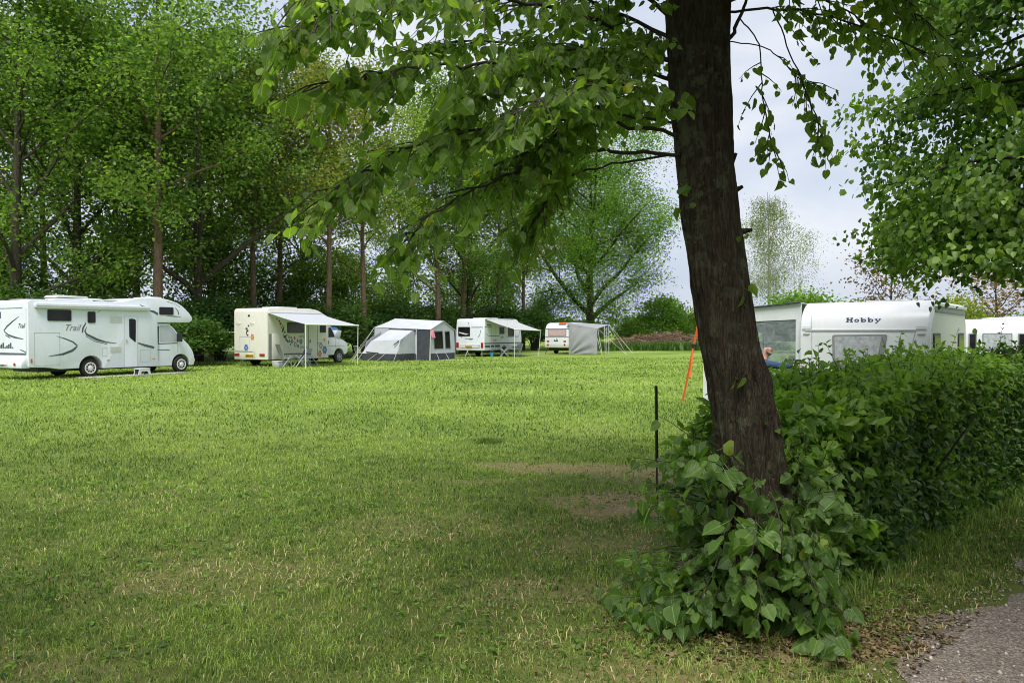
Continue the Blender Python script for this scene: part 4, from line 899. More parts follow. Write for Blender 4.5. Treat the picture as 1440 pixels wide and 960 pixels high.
q += band([(.98, 1.56), (1.3, 1.46), (1.58, 1.34), (1.74, 1.2)], [.01, .04, .05, .05]) + band([(1.74, 1.18), (1.55, 1.02), (1.2, .90), (.68, .83)], [.05, .09, .07, .01]) + band([(1.70, 1.10), (1.5, .97), (1.2, .86)], .02)
q += band([(2.08, 2.06), (1.96, 1.86), (1.93, 1.68)], [.03, .06, .05]) + band([(2.10, 1.9), (2.03, 1.74), (2.10, 1.62), (2.5, 1.42), (2.85, 1.32), (3.3, 1.27)], [.01, .05, .07, .09, .05, .01]) + band([(2.06, 1.56), (2.4, 1.36), (2.9, 1.24)], .02)
q += band([(4.2, 1.27), (4.5, 1.17), (4.92, 1.07)], [.05, .09, .10]) + band([(4.72, 2.58), (4.9, 2.54), (5.10, 2.44)], [.05, .09, .09]) + band([(4.30, 2.80), (4.42, 2.75), (4.6, 2.73)], [.03, .03, .01])
q += band([(5.9, 2.74), (6.04, 2.6), (6.08, 2.45)], [.01, .04, .04]) + band([(5.5, 2.38), (5.9, 2.36), (6.2, 2.36)], [.01, .04, .01]) + band([(5.5, 2.98), (5.9, 2.9), (6.15, 2.75)], .012) + band([(2.5, 2.44), (2.66, 2.53)], .012)
lines('stripe', q, ys, 'side', M['dgrey'], mh)
text('lettering', 'Trail', .33, M['mgrey'], mh, (1.24, ys - .004, 1.76), (1, 0, 0), (0, 0, 1), .45, stretch=.95)
for x_ in (2.9, 4.85): MB().box(x_, x_ + .09, ys - .02, ys, .60, .635).build('marker_light', M['orange'], mh)
MB().box(.07, .12, ys - .02, ys, .62, .76).build('marker_light', M['orange'], mh)
# cab side
cw = plate_side('cab_window', [(5.25, 1.30), (5.24, 1.98), (5.64, 1.99), (5.86, 1.84), (6.06, 1.60), (6.04, 1.34)], -1.06, M['tentlight'], mh, .014, .06)
lines('door_seam', band([(5.2, .5), (5.2, 1.98)], .016) + band([(6.08, 1.6), (6.1, .85)], .014) + band([(5.2, 1.22), (6.05, 1.24)], .035) + band([(5.12, .98), (5.7, .96)], .03) + band([(5.16, 1.95), (5.18, 1.2)], .05), -1.06, 'side', M['dgrey'], mh)
mb = MB().prism(rrect(-1.36, -1.10, 1.30, 1.66, .05), 6.02, 6.10, 'x'); mb.tube([(6.06, -1.04, 1.38), (6.06, -1.2, 1.40)], .03, 8); mb.build('mirror', M['black'], mh)
MB().prism([(5.72, 2.07), (6.16, 1.62), (6.18, 1.64), (5.74, 2.09)], -.9, .9, 'y').build('windscreen_cover', M['tentlight'], mh)
plate_side('headlight', [(6.5, 1.0), (6.78, .86), (6.82, .72), (6.6, .8)], -1.03, M['greyw'], mh, .02, .03)
plate_side('bumper', [(6.68, .3), (6.86, .3), (6.93, .5), (6.88, .66), (6.72, .6)], -1.05, M['greyw'], mh, .02, .03)
MB().tube([(5.95, -.7, 2.1), (5.95, -.7, 1.9)], .015, 6).build('support', M['alu'], mh)
for q_ in ((5.2, 5.7, -.6, .6, 3.10, 3.17), (1.0, 2.5, -.95, -.35, 2.87, 2.94)): MB().box(*q_).build('roof_hatch', M['white2'], mh, bevel=.03)
MB().prism([(1.1, 2.98), (2.35, 2.98), (2.3, 3.05), (1.2, 3.07)], -.9, -.1, 'y').prism([(2.4, 2.93), (3.1, 2.9), (3.0, 2.99), (2.45, 3.0)], -.7, .3, 'y').build('roof_box', M['greyw'], mh, bevel=.02)
for q_ in ((3.1, 4.0, -.5, .5, 2.87, 2.96), (.25, 1.0, -.6, .5, 2.87, 2.91)): MB().box(*q_).build('solar_panel', M['mgrey'], mh)
# rear wall
plate_rear('rear_panel', [(ys + .10, .9), (ys + W - .10, .9), (ys + W - .1, 2.62), (ys + W - .3, 2.74), (ys + .3, 2.74), (ys + .1, 2.62)], 0, M['white'], mh, .03, .1)
q = []; y0 = ys
q += band([(y0 + .52, 2.26), (y0 + .95, 2.08), (y0 + 1.32, 1.9), (y0 + 1.5, 1.76)], [.01, .05, .06, .04]) + band([(y0 + 1.5, 1.74), (y0 + 1.2, 1.6), (y0 + .8, 1.52), (y0 + .25, 1.46)], [.03, .06, .06, .02]) + band([(y0 + 1.4, 1.6), (y0 + 1.1, 1.5)], .03)
q += band([(y0 + .14, .93), (y0 + W - .15, .93)], .06) + band([(y0 + .14, .93), (y0 + .1, 1.0), (y0 + .45, 1.08)], .03) + band([(y0 + .3, .80), (y0 + .55, .80)], .03) + band([(y0 + .3, .72), (y0 + .6, .72)], .03) + band([(y0 + .3, 2.56), (y0 + 1.9, 2.56)], .018)
lines('stripe', q, -.032, 'rear', M['dgrey'], mh)
text('lettering', 'Trail', .24, M['dgrey'], mh, (-.035, ys + .62, 1.85), (0, -1, 0), (0, 0, 1), .45)
lines('skyline_graphic', [rect(ys + .9 + .12 * i, ys + .99 + .12 * i, 1.12, 1.12 + .05 + .05 * ((i * 7) % 4)) for i in range(9)], -.032, 'rear', M['dgrey'], mh)
plate_rear('emblem', [(ys + 1.7, 2.2), (ys + 2.1, 2.2), (ys + 2.1, 2.42), (ys + 1.9, 2.34), (ys + 1.7, 2.44)], -.03, M['navy'], mh)
MB().prism([(-.22, .42), (-.22, .62), (-.05, .86), (.1, .86), (.1, .42)], ys + .06, -ys - .06, 'y').build('rear_bumper', M['white'], mh, bevel=.04)
pl = MB().box(-.235, -.22, ys + .92, ys + 1.45, .46, .57).build('number_plate', M['wplate'], mh)
lines('plate_marks', [rect(ys + .96 + .075 * i, ys + 1.0 + .075 * i, .485, .545) for i in range(6)], -.236, 'rear', M['black'], pl)
for L in (.45, 1.75): MB().lathe([(.05, -.25), (.06, -.235)], (0, ys + L, .57), 'x', 16).build('tail_light', M['red'], mh)
s_ = thing('step_stool', 'small white and black plastic step stool on the slabs below the motorhome door', 'step stool', to_world(mh, 4.0, ys - .55, .03), mh.rotation_euler.z)
MB().prism(rrect(-.24, .24, .21, .25, .02), -.16, .16, 'y').build('top', M['white2'], s_, bevel=.01)
for sy in (-.14, .14):
    MB().prism([(-.27, 0), (-.18, 0), (-.13, .13), (.13, .13), (.18, 0), (.27, 0), (.22, .21), (-.22, .21)], sy - .015, sy + .015, 'y').build('side', M['white2'], s_)
for x_ in (-.23, .21): MB().box(x_, x_ + .02, -.12, .12, .03, .2).build('cross_panel', M['black'], s_)
mw = lambda x, y: to_world(mh, x, y)[:2]
slab('paving', [mw(1.6, ys - .06), mw(6.0, ys - .06), mw(6.0, ys - .75), mw(1.6, ys - .75)], 'grey concrete slabs in the grass beside the alcove motorhome')

# ------------------------------------------------------------------ 2: cream motorhome with flowers
fm = vehicle('motorhome', 'cream motorhome decorated with colourful flower stickers under its open awning', 'motorhome', (-12.0, 37.0), 62, W)
prof = [(0, .34), (0, 2.90), (3.0, 2.93), (3.55, 2.86), (4.6, 2.42), (4.6, 2.15), (4.37, 2.05), (4.37, .32)]
MB().prism(fillet(prof, [.03, .22, .2, .2, .1, .05, .03, .02], 5), ys, -ys, 'y').build('body', M['cream'], fm, bevel=.045, seg=3)
cabp = [(4.34, .46), (4.34, 2.06), (4.72, 2.06), (5.22, 1.42), (5.66, 1.30), (6.04, 1.12), (6.12, .98), (6.12, .60), (5.98, .48), (5.86, .48)] + arc(5.42, .40, .42, 10, 170) + [(4.98, .46)]
MB().prism(fillet(cabp, [.02, .08, .1, .08, .15, .1, .05, .05, .03, .02] + [0] * 13 + [.02], 3), -.98, .98, 'y').build('cab', M['white2'], fm, bevel=.06, seg=3)
MB().box(.4, 6.0, -.75, .75, .28, .75).build('chassis', M['black'], fm)
for x_ in (1.15, 5.42):
    for sd in (-1, 1): wheel(fm, x_, sd * .90, .325, 'mgrey', 6, sd)
MB().box(6.08, 6.2, -.95, .95, .42, .66).build('bumper', M['black'], fm, bevel=.03)
window(fm, rect(1.32, 2.50, 1.66, 2.21), ys, glass='glassb'); window(fm, rect(3.70, 4.15, 1.68, 2.11), ys)
plate_side('cab_window', [(4.44, 1.42), (4.44, 1.94), (4.74, 1.96), (5.08, 1.44)], -.98, M['glass'], fm, .012, .04)
lines('door_seam', band([(4.42, .7), (4.42, 1.98)], .012) + band([(5.1, 1.4), (5.12, .85)], .012) + band([(4.45, .95), (5.9, .95)], .016), -.98, 'side', M['mgrey'], fm)
MB().box(4.5, 4.56, -1.02, -.98, 1.05, 1.25).build('handle', M['black'], fm)
MB().prism([(5.0, 1.44), (5.24, 1.82), (5.62, 1.80), (5.46, 1.33)], -1.0, .55, 'y').build('windscreen_cover', M['tentlight'], fm, bevel=.02)
MB().tube([(5.35, -.9, 1.88), (5.5, -.4, 1.9), (5.45, .3, 1.88)], [.07, .09, .08], 8).build('rolled_cover', M['blue'], fm)
plate_side('locker_opening', rect(.10, .32, .36, 1.62), ys, M['mgrey'], fm, .004, .02)
MB().box(.26, .81, ys - .045, ys - .01, .34, 1.62).build('locker_door', M['cream'], fm, bevel=.01)
d = plate_side('door', rect(2.86, 3.44, .47, 2.14), ys, M['cream'], fm, .012, .04)
lines('door_seam', band([(2.82, .45), (2.82, 2.12)], .05) + band([(3.5, .45), (3.5, 2.15)], .045), ys, 'side', M['mgrey'], fm)
MB().box(2.92, 2.97, ys - .03, ys - .005, 1.15, 1.3).build('handle', M['black'], d)
louvre(fm, 2.15, 2.55, 1.42, 1.54, ys, 'lgrey'); louvre(fm, 2.22, 2.75, .86, .99, ys, 'lgrey')
def flower(cx, cz, r_, mt, face='side', at_=ys, n=6):
    pts = []
    for i in range(n * 8):
        a = 2 * math.pi * i / (n * 8); k = r_ * (.62 + .38 * abs(math.cos(a * n / 2)) ** .6); pts.append((cx + k * math.cos(a) * .8, cz + k * math.sin(a)))
    f = plate_side if face == 'side' else plate_rear
    fl = f('flower_sticker', pts, at_, M[mt], fm, .005); f('flower_centre', arc(cx, cz, r_ * .24, 0, 345, 10), at_, M['yel' if mt not in ('greyfl',) else 'cream'], fl, .008)
for a in ((2.28, 1.22, .15, 'teal'), (3.01, 1.10, .16, 'blue'), (3.25, .84, .21, 'crim'), (3.77, .98, .20, 'greyfl'), (4.07, .75, .23, 'blue'), (3.69, .56, .20, 'salm'), (1.88, 1.08, .15, 'greyfl'), (1.66, 1.23, .11, 'teal'), (1.23, 1.37, .10, 'teal'), (2.05, 1.27, .09, 'crim'), (3.06, .83, .09, 'greyfl'), (4.05, 1.29, .09, 'salm'), (1.44, 1.45, .09, 'greyfl'), (1.83, 1.4, .08, 'brown'), (1.48, 1.25, .08, 'brown'), (2.08, .98, .09, 'brown'), (2.98, 1.30, .09, 'greyfl')): flower(*a)
for i, (x_, z_) in enumerate([(.62, 2.36), (.78, 2.26), (.86, 2.12), (.92, 1.94), (1.0, 2.02), (1.04, 1.84), (1.08, 1.93), (1.0, 1.75), (1.14, 1.70), (1.06, 1.58), (1.2, 1.5), (1.12, 1.47), (1.3, 1.55), (1.36, 1.22), (1.6, 1.42), (1.55, 1.08), (1.3, 1.28), (3.25, 1.15), (3.55, 1.12), (2.6, 1.1)]):
    plate_side('dot_sticker', arc(x_, z_, .045 + .012 * (i % 3), 0, 330, 9), ys, M[('brown', 'brown', 'crim', 'teal', 'greyfl')[i % 5]], fm, .005)
flower(ys + 1.03, 1.46, .17, 'salm', 'rear', 0); flower(ys + 1.46, .92, .19, 'blue', 'rear', 0)
lines('wall_seam', [rect(ys + 1.23, ys + 1.92, 1.46, 1.49), rect(ys + 1.23, ys + 1.24, .88, 1.46), rect(ys + 1.91, ys + 1.92, .88, 1.46)], 0, 'rear', M['lgrey'], fm)
lines('figure_sticker', [rect(ys + 1.36, ys + 1.5, 1.84, 1.92), rect(ys + 1.30, ys + 1.44, 1.72, 1.82), rect(ys + 1.40, ys + 1.46, 1.60, 1.72), rect(ys + 1.3, ys + 1.42, 1.52, 1.6), rect(ys + 1.24, ys + 1.34, 1.98, 2.06)], 0, 'rear', M['black'], fm)
for L in (.9, 1.85): MB().tube([(-.02, ys + L, 2.15), (-.06, ys + L + .08, 2.18), (-.06, ys + L + .2, 2.17), (-.02, ys + L + .28, 2.12)], .014, 6).build('grab_handle', M['alu'], fm)
plate_rear('vent', rrect(ys + 1.19, ys + 1.32, 2.49, 2.57, .03), 0, M['black'], fm, .02)
mb = MB().tube([(-.05, ys + .86, .74), (-.5, ys + .9, .76)], .02, 6).tube([(-.05, ys + 2.0, .74), (-.5, ys + 2.0, .76)], .02, 6).tube([(-.48, ys + .8, .76), (-.48, ys + 2.6, .78)], .022, 6).tube([(-.2, ys + .8, .72), (-.2, ys + 2.5, .74)], .022, 6).tube([(-.34, ys + .95, .80), (-.34, ys + 2.4, .80)], .012, 6)
mb.build('bicycle_carrier', M['steel'], fm)
for L in (.36, 2.1): MB().box(-.03, .003, ys + L - .17, ys + L + .17, .51, .64).build('tail_light', M['red'], fm, bevel=.01)
pl = MB().box(-.02, .003, ys + .97, ys + 1.5, .47, .60).build('number_plate', M['plate'], fm)
lines('plate_marks', [rect(ys + 1.0 + .08 * i, ys + 1.045 + .08 * i, .505, .565) for i in range(6)], -.021, 'rear', M['black'], pl)
for q_ in ((1.3, 2.6, -.6, .6, 2.93, 3.0), (3.0, 3.5, -.4, .4, 2.9, 2.96)): MB().box(*q_).build('roof_hatch', M['white2'], fm, bevel=.03)
aw = MB().prism(rrect(.02, 3.75, 2.60, 2.72, .04), ys - .12, ys + .01, 'y').build('awning', M['white2'], fm, bevel=.015)
cloth('awning_cloth', bil((.03, ys - .1, 2.63), (3.73, ys - .1, 2.63), (3.80, ys - 2.5, 2.06), (-.08, ys - 2.55, 2.08), 14, 10, .05), M['awn'], aw)
MB().tube([(-.1, ys - 2.56, 2.07), (3.82, ys - 2.52, 2.05)], .035, 8).build('front_rail', M['alu'], aw)
pole(aw, (-.08, ys - 2.56, 2.06), (-.08, ys - 2.56, 0), .022); pole(aw, (3.78, ys - 2.52, 2.04), (3.86, ys - 2.42, 0), .022)
lines('awning_seam', [rect(.1, 3.7, 2.66, 2.675)], ys - .121, 'side', M['lgrey'], aw)

# ------------------------------------------------------------------ folding furniture
def folding_chair(label, loc, rz, high=False, seatm='mgrey', group=None, white=False):
    c = thing('folding_chair', label, 'folding chair', loc, rz, group); fr = M['alu' if white else 'steel']
    H = 1.12 if high else .86
    for s in (-1, 1):
        y = s * .27
        MB().tube([(.26, y, 0), (-.2, y * .96, .62)], .016, 6).build('leg', fr, c); MB().tube([(-.28, y * .92, 0), (.24, y * .92, .62)], .016, 6).build('leg', fr, c)
        MB().tube([(-.2, y, .62), (.26, y, .64)], .022, 6).build('armrest', M['black'], c)
    mb = MB()
    for s in (-1, 1): mb.tube([(-.14, s * .24, .40), (-.22, s * .24, .62), (-.30 - .1 * high, s * .24, H)], .015, 6)
    mb.tube([(-.30 - .1 * high, -.24, H), (-.30 - .1 * high, .24, H)], .015, 6); mb.build('back_frame', fr, c)
    cloth('seat', bil((.24, -.24, .44), (.24, .24, .44), (-.16, .24, .41), (-.16, -.24, .41), 5, 6, .03), M[seatm], c, .02)
    cloth('backrest', bil((-.15, -.235, .46), (-.15, .235, .46), (-.30 - .1 * high, .235, H - .02), (-.30 - .1 * high, -.235, H - .02), 5, 8), M[seatm], c, .025)
    return c
def L(root, x, y, z=0): return to_world(root, x, y, z)
rz2 = fm.rotation_euler.z; CG = 'folding chairs under the flowered motorhome\'s awning'
folding_chair('high-backed grey striped recliner chair beside the flowered motorhome\'s open locker', L(fm, .37, ys - .8), rz2 - .3, True, 'mgrey', CG)
folding_chair('low black folding chair just right of the high-backed recliner under the awning', L(fm, .72, ys - 1.4), rz2 + 2.6, False, 'tentdark', CG)
folding_chair('light grey folding chair behind the awning pole near the flowered motorhome\'s door', L(fm, 1.5, ys - 1.0), rz2 + 2.9, False, 'tentlight', CG)
t = thing('camping_table', 'low dark camping table among the chairs under the flowered motorhome\'s awning', 'table', L(fm, .95, ys - .75), rz2)
MB().box(-.42, .42, -.3, .3, .62, .65).build('tabletop', M['tentdark'], t, bevel=.01)
for sx in (-1, 1):
    for sy in (-1, 1): MB().tube([(sx * .36, sy * .24, .62), (sx * .40, sy * .27, 0)], .014, 6).build('leg', M['steel'], t)
t = thing('entrance_step', 'two-tread metal entrance step before the flowered motorhome\'s door', 'step', L(fm, 2.35, ys - .5), rz2)
for z_, y_ in ((.24, -.15), (.46, .12)): MB().box(-.3, .3, y_ - .13, y_ + .13, z_ - .02, z_).build('tread', M['lgrey'], t, bevel=.006)
mb = MB()
for sx in (-.3, .3): mb.tube([(sx, -.34, 0), (sx, .2, .5)], .017, 6).tube([(sx, .25, 0), (sx, .2, .5)], .017, 6).tube([(sx, -.34, 0), (sx, .25, 0)], .017, 6)
mb.build('frame', M['alu'], t)
for i, (x_, lab) in enumerate(((.12, 'left grey plastic storage crate on the grass below the open locker'), (.48, 'right grey plastic storage crate on the grass below the open locker'))):
    c = thing('storage_crate', lab, 'crate', L(fm, x_, ys - .55), rz2, 'crates below the open locker')
    MB().prism([(-.15, 0), (.15, 0), (.17, .27), (-.17, .27)], -.2, .2, 'y').build('box', M['lgrey'], c, bevel=.012); MB().box(-.18, .18, -.22, .22, .272, .30).build('lid', M['greyw'], c, bevel=.01)

# ------------------------------------------------------------------ 3: grey frame tent
tr_ = R(62 - 90); tent = thing('frame_tent', 'grey and charcoal frame tent with a windowed gable and a sleeping annexe', 'tent', (-4.88, 45.0, 0), tr_)
# local +x = out of the row (gable faces +x), local +y = along the row (away); gable spans y 0..2.73, ridge runs to -x
GW, GL = 2.73, 4.1
E0, E1, RG = 1.86, 1.80, 2.38
cloth('roof', bil((.03, -.04, E0), (-GL, -.1, 2.0), (-GL + .5, GW / 2, 2.56), (.05, GW / 2, RG), 16, 8, .03), M['tentlight'], tent, .02, .03, 3)
cloth('roof', bil((.05, GW / 2, RG), (-GL + .5, GW / 2, 2.56), (-GL, GW + .1, 2.0), (.03, GW + .04, E1), 16, 8, .03), M['tentlight'], tent, .02, .03, 4)
cloth('rear_slope', bil((-GL + .5, GW / 2, 2.55), (-GL + .48, GW / 2 + .02, 2.55), (-GL, GW + .1, 2.0), (-GL, -.1, 2.0), 6, 6, .02), M['tentlight'], tent, .02)
gp = [(0, .42), (GW, .42), (GW - .10, E1), (GW / 2, RG - .02), (.1, E0)]
MB().prism([(0 + p[0], p[1]) for p in gp], -.01, .012, 'x').build('gable_panel', M['tentlight'], tent)
MB().prism([(-.06, 0), (GW + .06, 0), (GW + .01, .419), (-.01, .419)], -.01, .014, 'x').build('gable_skirt', M['tentdark'], tent)
mb = MB()
for a, b in ((.30, 1.30), (1.52, 2.10)):
    w_ = MB().prism(fillet([(a + .08, .66), (b + .14, .66), (b + .02, 1.80 if a < 1 else 1.78), (a, 1.78)], .05, 3), -.012, .022, 'x').build('window', M['mgrey'], tent)
    MB().prism(fillet([(a + .14, .72), (b + .08, .72), (b - .03, 1.74), (a + .06, 1.72)], .04, 3), .02, .026, 'x').build('pane', M['glass'], w_)
for s, y_ in ((-1, -.02), (1, GW + .02)):
    MB().prism([(-.95, 0), (.0, 0), (-.02, E0 - .02), (-.95, E0 - .02)], y_ - .012, y_ + .012, 'y').build('side_panel', M['tentdark'], tent)
cloth('side_wall', bil((-.95, -.02, 0), (-GL, -.08, 0), (-GL, -.08, 1.98), (-.95, -.02, 1.88), 10, 8), M['tentlight'], tent, .02, .05, 6)
MB().prism([(-GL, .02), (-.96, .02), (-.96, .4), (-GL, .4)], -.12, -.09, 'y').build('side_skirt', M['tentdark'], tent)
MB().prism([(-GL + .02, .9), (-GL + .9, .9), (-GL + 1.0, 1.28), (-GL + .02, 1.34)], -.125, -.095, 'y').build('side_flap', M['mgrey'], tent)
MB().prism([(-2.9, 1.80), (-.96, 1.72), (-.96, 1.84), (-3.0, 1.93)], -.13, -.11, 'y').build('roof_edge', M['tentdark'], tent)
# sleeping annexe in front of the side wall (towards the camera)
A = [(-3.6, -1.75, .42), (-1.05, -1.7, .42)]
an = cloth('annexe', bil((-3.75, -1.75, .42), (-1.15, -1.72, .42), (-1.02, -1.55, 1.25), (-3.3, -1.45, 1.15), 12, 6), M['tentlight'], tent, .02, .06, 8)
cloth('annexe_roof', bil((-3.3, -1.45, 1.15), (-1.02, -1.55, 1.25), (-1.2, -.15, 1.80), (-2.9, -.15, 1.84), 12, 8, .03), M['tentlight'], an, .02, .06, 9)
MB().prism([(-1.72, .42), (-.1, .42), (-.1, 1.75), (-.25, 1.8), (-1.55, 1.25)], -1.10, -1.08, 'x').build('annexe_side', M['tentlight'], an)
MB().prism([(-1.74, .42), (-.1, .42), (-.1, 1.75), (-1.46, 1.15)], -3.62, -3.6, 'x').build('annexe_side', M['tentlight'], an)
MB().prism([(-3.75, .0), (-1.1, 0), (-1.12, .43), (-3.72, .43)], -1.77, -1.75, 'y').prism([(-3.7, .0), (-3.6, 0), (-3.6, .43), (-3.7, .43)], -1.74, -.1, 'y').prism([(-1.15, .0), (-1.08, 0), (-1.08, .43), (-1.13, .43)], -1.74, -.1, 'y').build('annexe_skirt', M['tentdark'], an)
lines_ = MB()
for a, b in (((-3.4, -1.76, .52), (-2.5, -1.76, .46)), ((-1.4, -1.74, .95), (-1.1, -1.62, 1.2))): lines_.tube([a, b], .03, 5)
lines_.build('guy_webbing', M['tentdark'], an)
mb = MB()
for y_ in (0, GW): mb.tube([(.03, y_, E0), (.04, y_ - .05, 0)], .016, 6)
mb.tube([(.04, -.03, E0), (.05, GW / 2, RG + .01), (.04, GW + .03, E1)], .025, 6); mb.build('frame', M['lgrey'], tent)
for a, b in (((.02, 0, E0), (.55, -.9, 0)), ((.02, GW, E1), (.9, GW + .6, 0)), ((-GL, -.1, 2.0), (-GL - .9, -1.3, 0)), ((-GL, -.1, 2.0), (-GL - .2, -1.9, 0)), ((-GL, .5, 2.0), (-GL - 1.4, -.6, 0)), ((-3.7, -1.72, .9), (-4.3, -2.0, 0)), ((-2.6, -1.74, .45), (-3.0, -2.2, 0)), ((-2.0, -1.74, .45), (-2.3, -2.2, 0)), ((-1.2, -1.72, .5), (-1.0, -2.3, 0)), ((.03, .6, .45), (.4, .4, 0)), ((.03, 1.6, .45), (.4, 1.5, 0))): pole(tent, a, b, .007, 'alu', 'guy_line')
pk = thing('pink_cloth', 'bright pink cloth hanging at the left corner of the tent\'s gable', 'cloth', to_world(tent, .09, -.02), tr_)
cloth('cloth', bil((0, -.10, 1.80), (0, .22, 1.86), (.05, .36, 1.36), (.05, -.02, 1.38), 6, 6), M['pink'], pk, .02, .06, 2)
folding_chair('white-framed folding chair standing alone left of the grey frame tent', to_world(tent, -4.9, -.55), tr_ + 1.2, False, 'mgrey', None, True)
mw = lambda x, y: to_world(tent, x, y)[:2]
slab('groundsheet', [mw(.15, .4), mw(1.5, 1.0), mw(1.6, 2.4), mw(.15, 2.4)], 'pale ground sheet on the grass right of the tent\'s gable', .02)

# ------------------------------------------------------------------ 4: white caravan with awning
W = 2.3; ys = -W / 2
cv = vehicle('caravan', 'white touring caravan with an opened striped awning beside the grey frame tent', 'caravan', (-1.91, 52.0), 62, W)
prof = [(0, .42), (-.02, .75), (.02, 2.0), (.10, 2.60), (.5, 2.66), (4.9, 2.66), (5.35, 2.3), (5.62, 1.4), (5.62, .7), (5.45, .42)]
MB().prism(fillet(prof, [.06, .1, .3, .12, .3, .5, .4, .3, .15, .06], 5), ys, -ys, 'y').build('body', M['white'], cv, bevel=.06, seg=3)
MB().box(.3, 5.3, -.9, .9, .28, .5).build('chassis', M['black'], cv)
for sd in (-1, 1): wheel(cv, 2.87, sd * 1.06, .32, 'mgrey', 6, sd)
plate_side('wheel_arch', arc(2.87, .34, .42, 0, 180), ys, M['black'], cv, .008)
window(cv, rect(ys + 1.15, ys + 2.11, 1.42, 2.07), -.0, 'rear', .05)
plate_rear('curtain', [(ys + 1.22, 1.56), (ys + 1.9, 1.70), (ys + 2.02, 1.72), (ys + 2.02, 1.64), (ys + 1.5, 1.52)], -.022, M['white2'], cv, .010)
window(cv, rect(2.17, 2.87, 1.57, 2.07), ys); window(cv, rect(3.48, 4.5, 1.42, 2.06), ys)
lines('stripe', [rect(.02, 5.6, .88, .96), rect(.1, .8, .64, .80), rect(.9, 1.4, .64, .80), rect(1.5, 2.2, .64, .80)] + band([(.3, 1.6), (.45, 1.48), (.8, 1.44), (2.1, 1.44), (2.2, 1.6)], .04) + band([(3.3, 1.38), (5.1, 1.38), (5.2, 1.6), (5.25, 1.8)], .05) + band([(.03, 2.08), (1.1, 2.08)], .03) + [rect(.35, .5, 2.16, 2.24), rect(.55, .9, 2.16, 2.24), rect(1.2, 1.8, 1.15, 1.18), rect(1.2, 1.6, 1.04, 1.07)], ys, 'side', M['dgrey'], cv)
lines('stripe', band([(ys + .1, 2.08), (ys + 1.05, 2.08)], .03) + band([(ys + 2.0, 1.5), (ys + 1.8, 1.36)], .03) + band([(ys + .3, 1.85), (ys + .34, 1.55), (ys + .5, 1.36)], .03) + [rect(ys + .9, ys + 1.55, 1.24, 1.27), rect(ys + .95, ys + 1.2, 1.18, 1.21), rect(ys + 1.25, ys + 1.3, 2.28, 2.38)], -.012, 'rear', M['dgrey'], cv)
plate_rear('rear_trim', [(ys + .35, .62), (ys + 1.95, .62), (ys + 2.05, .86), (ys + .3, .86)], -.0, M['white2'], cv, .04, .06)
pl = MB().box(-.06, -.02, ys + .97, ys + 1.52, .63, .76).build('number_plate', M['plate'], cv)
lines('plate_marks', [rect(ys + 1.0 + .08 * i, ys + 1.045 + .08 * i, .665, .725) for i in range(6)], -.061, 'rear', M['black'], pl)
for L_ in (.15, 2.15): MB().box(-.045, .0, ys + L_ - .09, ys + L_ + .11, .62, .98).build('tail_light', M['red'], cv, bevel=.02)
MB().box(-.04, 0, ys + .32, ys + .5, .68, .8).build('reversing_light', M['lgrey'], cv, bevel=.02)
lines('door_seam', outline(1.0, 1.62, .5, 2.2, .02), ys, 'side', M['lgrey'], cv)
louvre(cv, 2.35, 2.75, 1.28, 1.42, ys, 'lgrey')
for q_ in ((1.2, 2.2, -.5, .5, 2.66, 2.72), (3.0, 3.5, -.3, .3, 2.66, 2.74)): MB().box(*q_).build('roof_hatch', M['white2'], cv, bevel=.02)
MB().tube([(-.05, ys + 1.25, .5), (-.6, ys + 1.2, .0)], .03, 6).tube([(.1, -.9, .45), (.1, -.9, 0)], .03, 6).build('corner_steady', M['steel'], cv)
aw = MB().prism(rrect(.1, 4.1, 2.54, 2.64, .03), ys - .09, ys + .01, 'y').build('awning', M['lgrey'], cv)
cloth('awning_cloth', bil((.12, ys - .08, 2.58), (4.08, ys - .08, 2.58), (3.75, ys - 2.5, 1.83), (-.28, ys - 2.5, 1.90), 14, 10, .05), M['awngrey'], aw)
MB().tube([(-.3, ys - 2.5, 1.89), (3.78, ys - 2.5, 1.82)], .035, 8).build('front_rail', M['alu'], aw)
pole(aw, (-.25, ys - 2.5, 1.88), (-.2, ys - 2.45, 0), .02); pole(aw, (3.75, ys - 2.5, 1.82), (3.6, ys - 2.4, 0), .02)
rz4 = cv.rotation_euler.z; CG4 = 'camping seats beside the white caravan'
def Lc(x, y, z=0): return to_world(cv, x, y, z)
folding_chair('white folding chair standing nearest the caravan\'s door under its awning', Lc(1.2, ys - .9), rz4 + 2.2, False, 'white2', CG4, True)
folding_chair('white folding chair in front of the caravan\'s wheel under its awning', Lc(2.4, ys - 1.3), rz4 + 2.9, False, 'white2', CG4, True)
folding_chair('dark folding chair at the front end of the caravan under its awning', Lc(3.5, ys - .8), rz4 + 2.5, False, 'tentdark', CG4)
t = thing('camping_table', 'white camping table before the caravan\'s wheel under the striped awning', 'table', Lc(2.0, ys - .75), rz4)
MB().box(-.5, .5, -.32, .32, .68, .71).build('tabletop', M['white2'], t, bevel=.01)
for sx in (-1, 1):
    for sy in (-1, 1): MB().tube([(sx * .42, sy * .26, .68), (sx * .46, sy * .29, 0)], .016, 6).build('leg', M['alu'], t)
b_ = thing('bucket', 'small blue bucket on the grass below the caravan\'s rear side', 'bucket', Lc(.62, ys - .25), 0)
MB().lathe([(.10, 0), (.13, .28), (.14, .28), (.14, .30), (.12, .30), (.09, .02)], (0, 0, 0), 'z', 18).build('pail', M['cyan'], b_)
MB().tube([(-.13, 0, .28), (-.09, 0, .37), (0, 0, .41), (.09, 0, .37), (.13, 0, .28)], .006, 5).build('handle', M['steel'], b_)
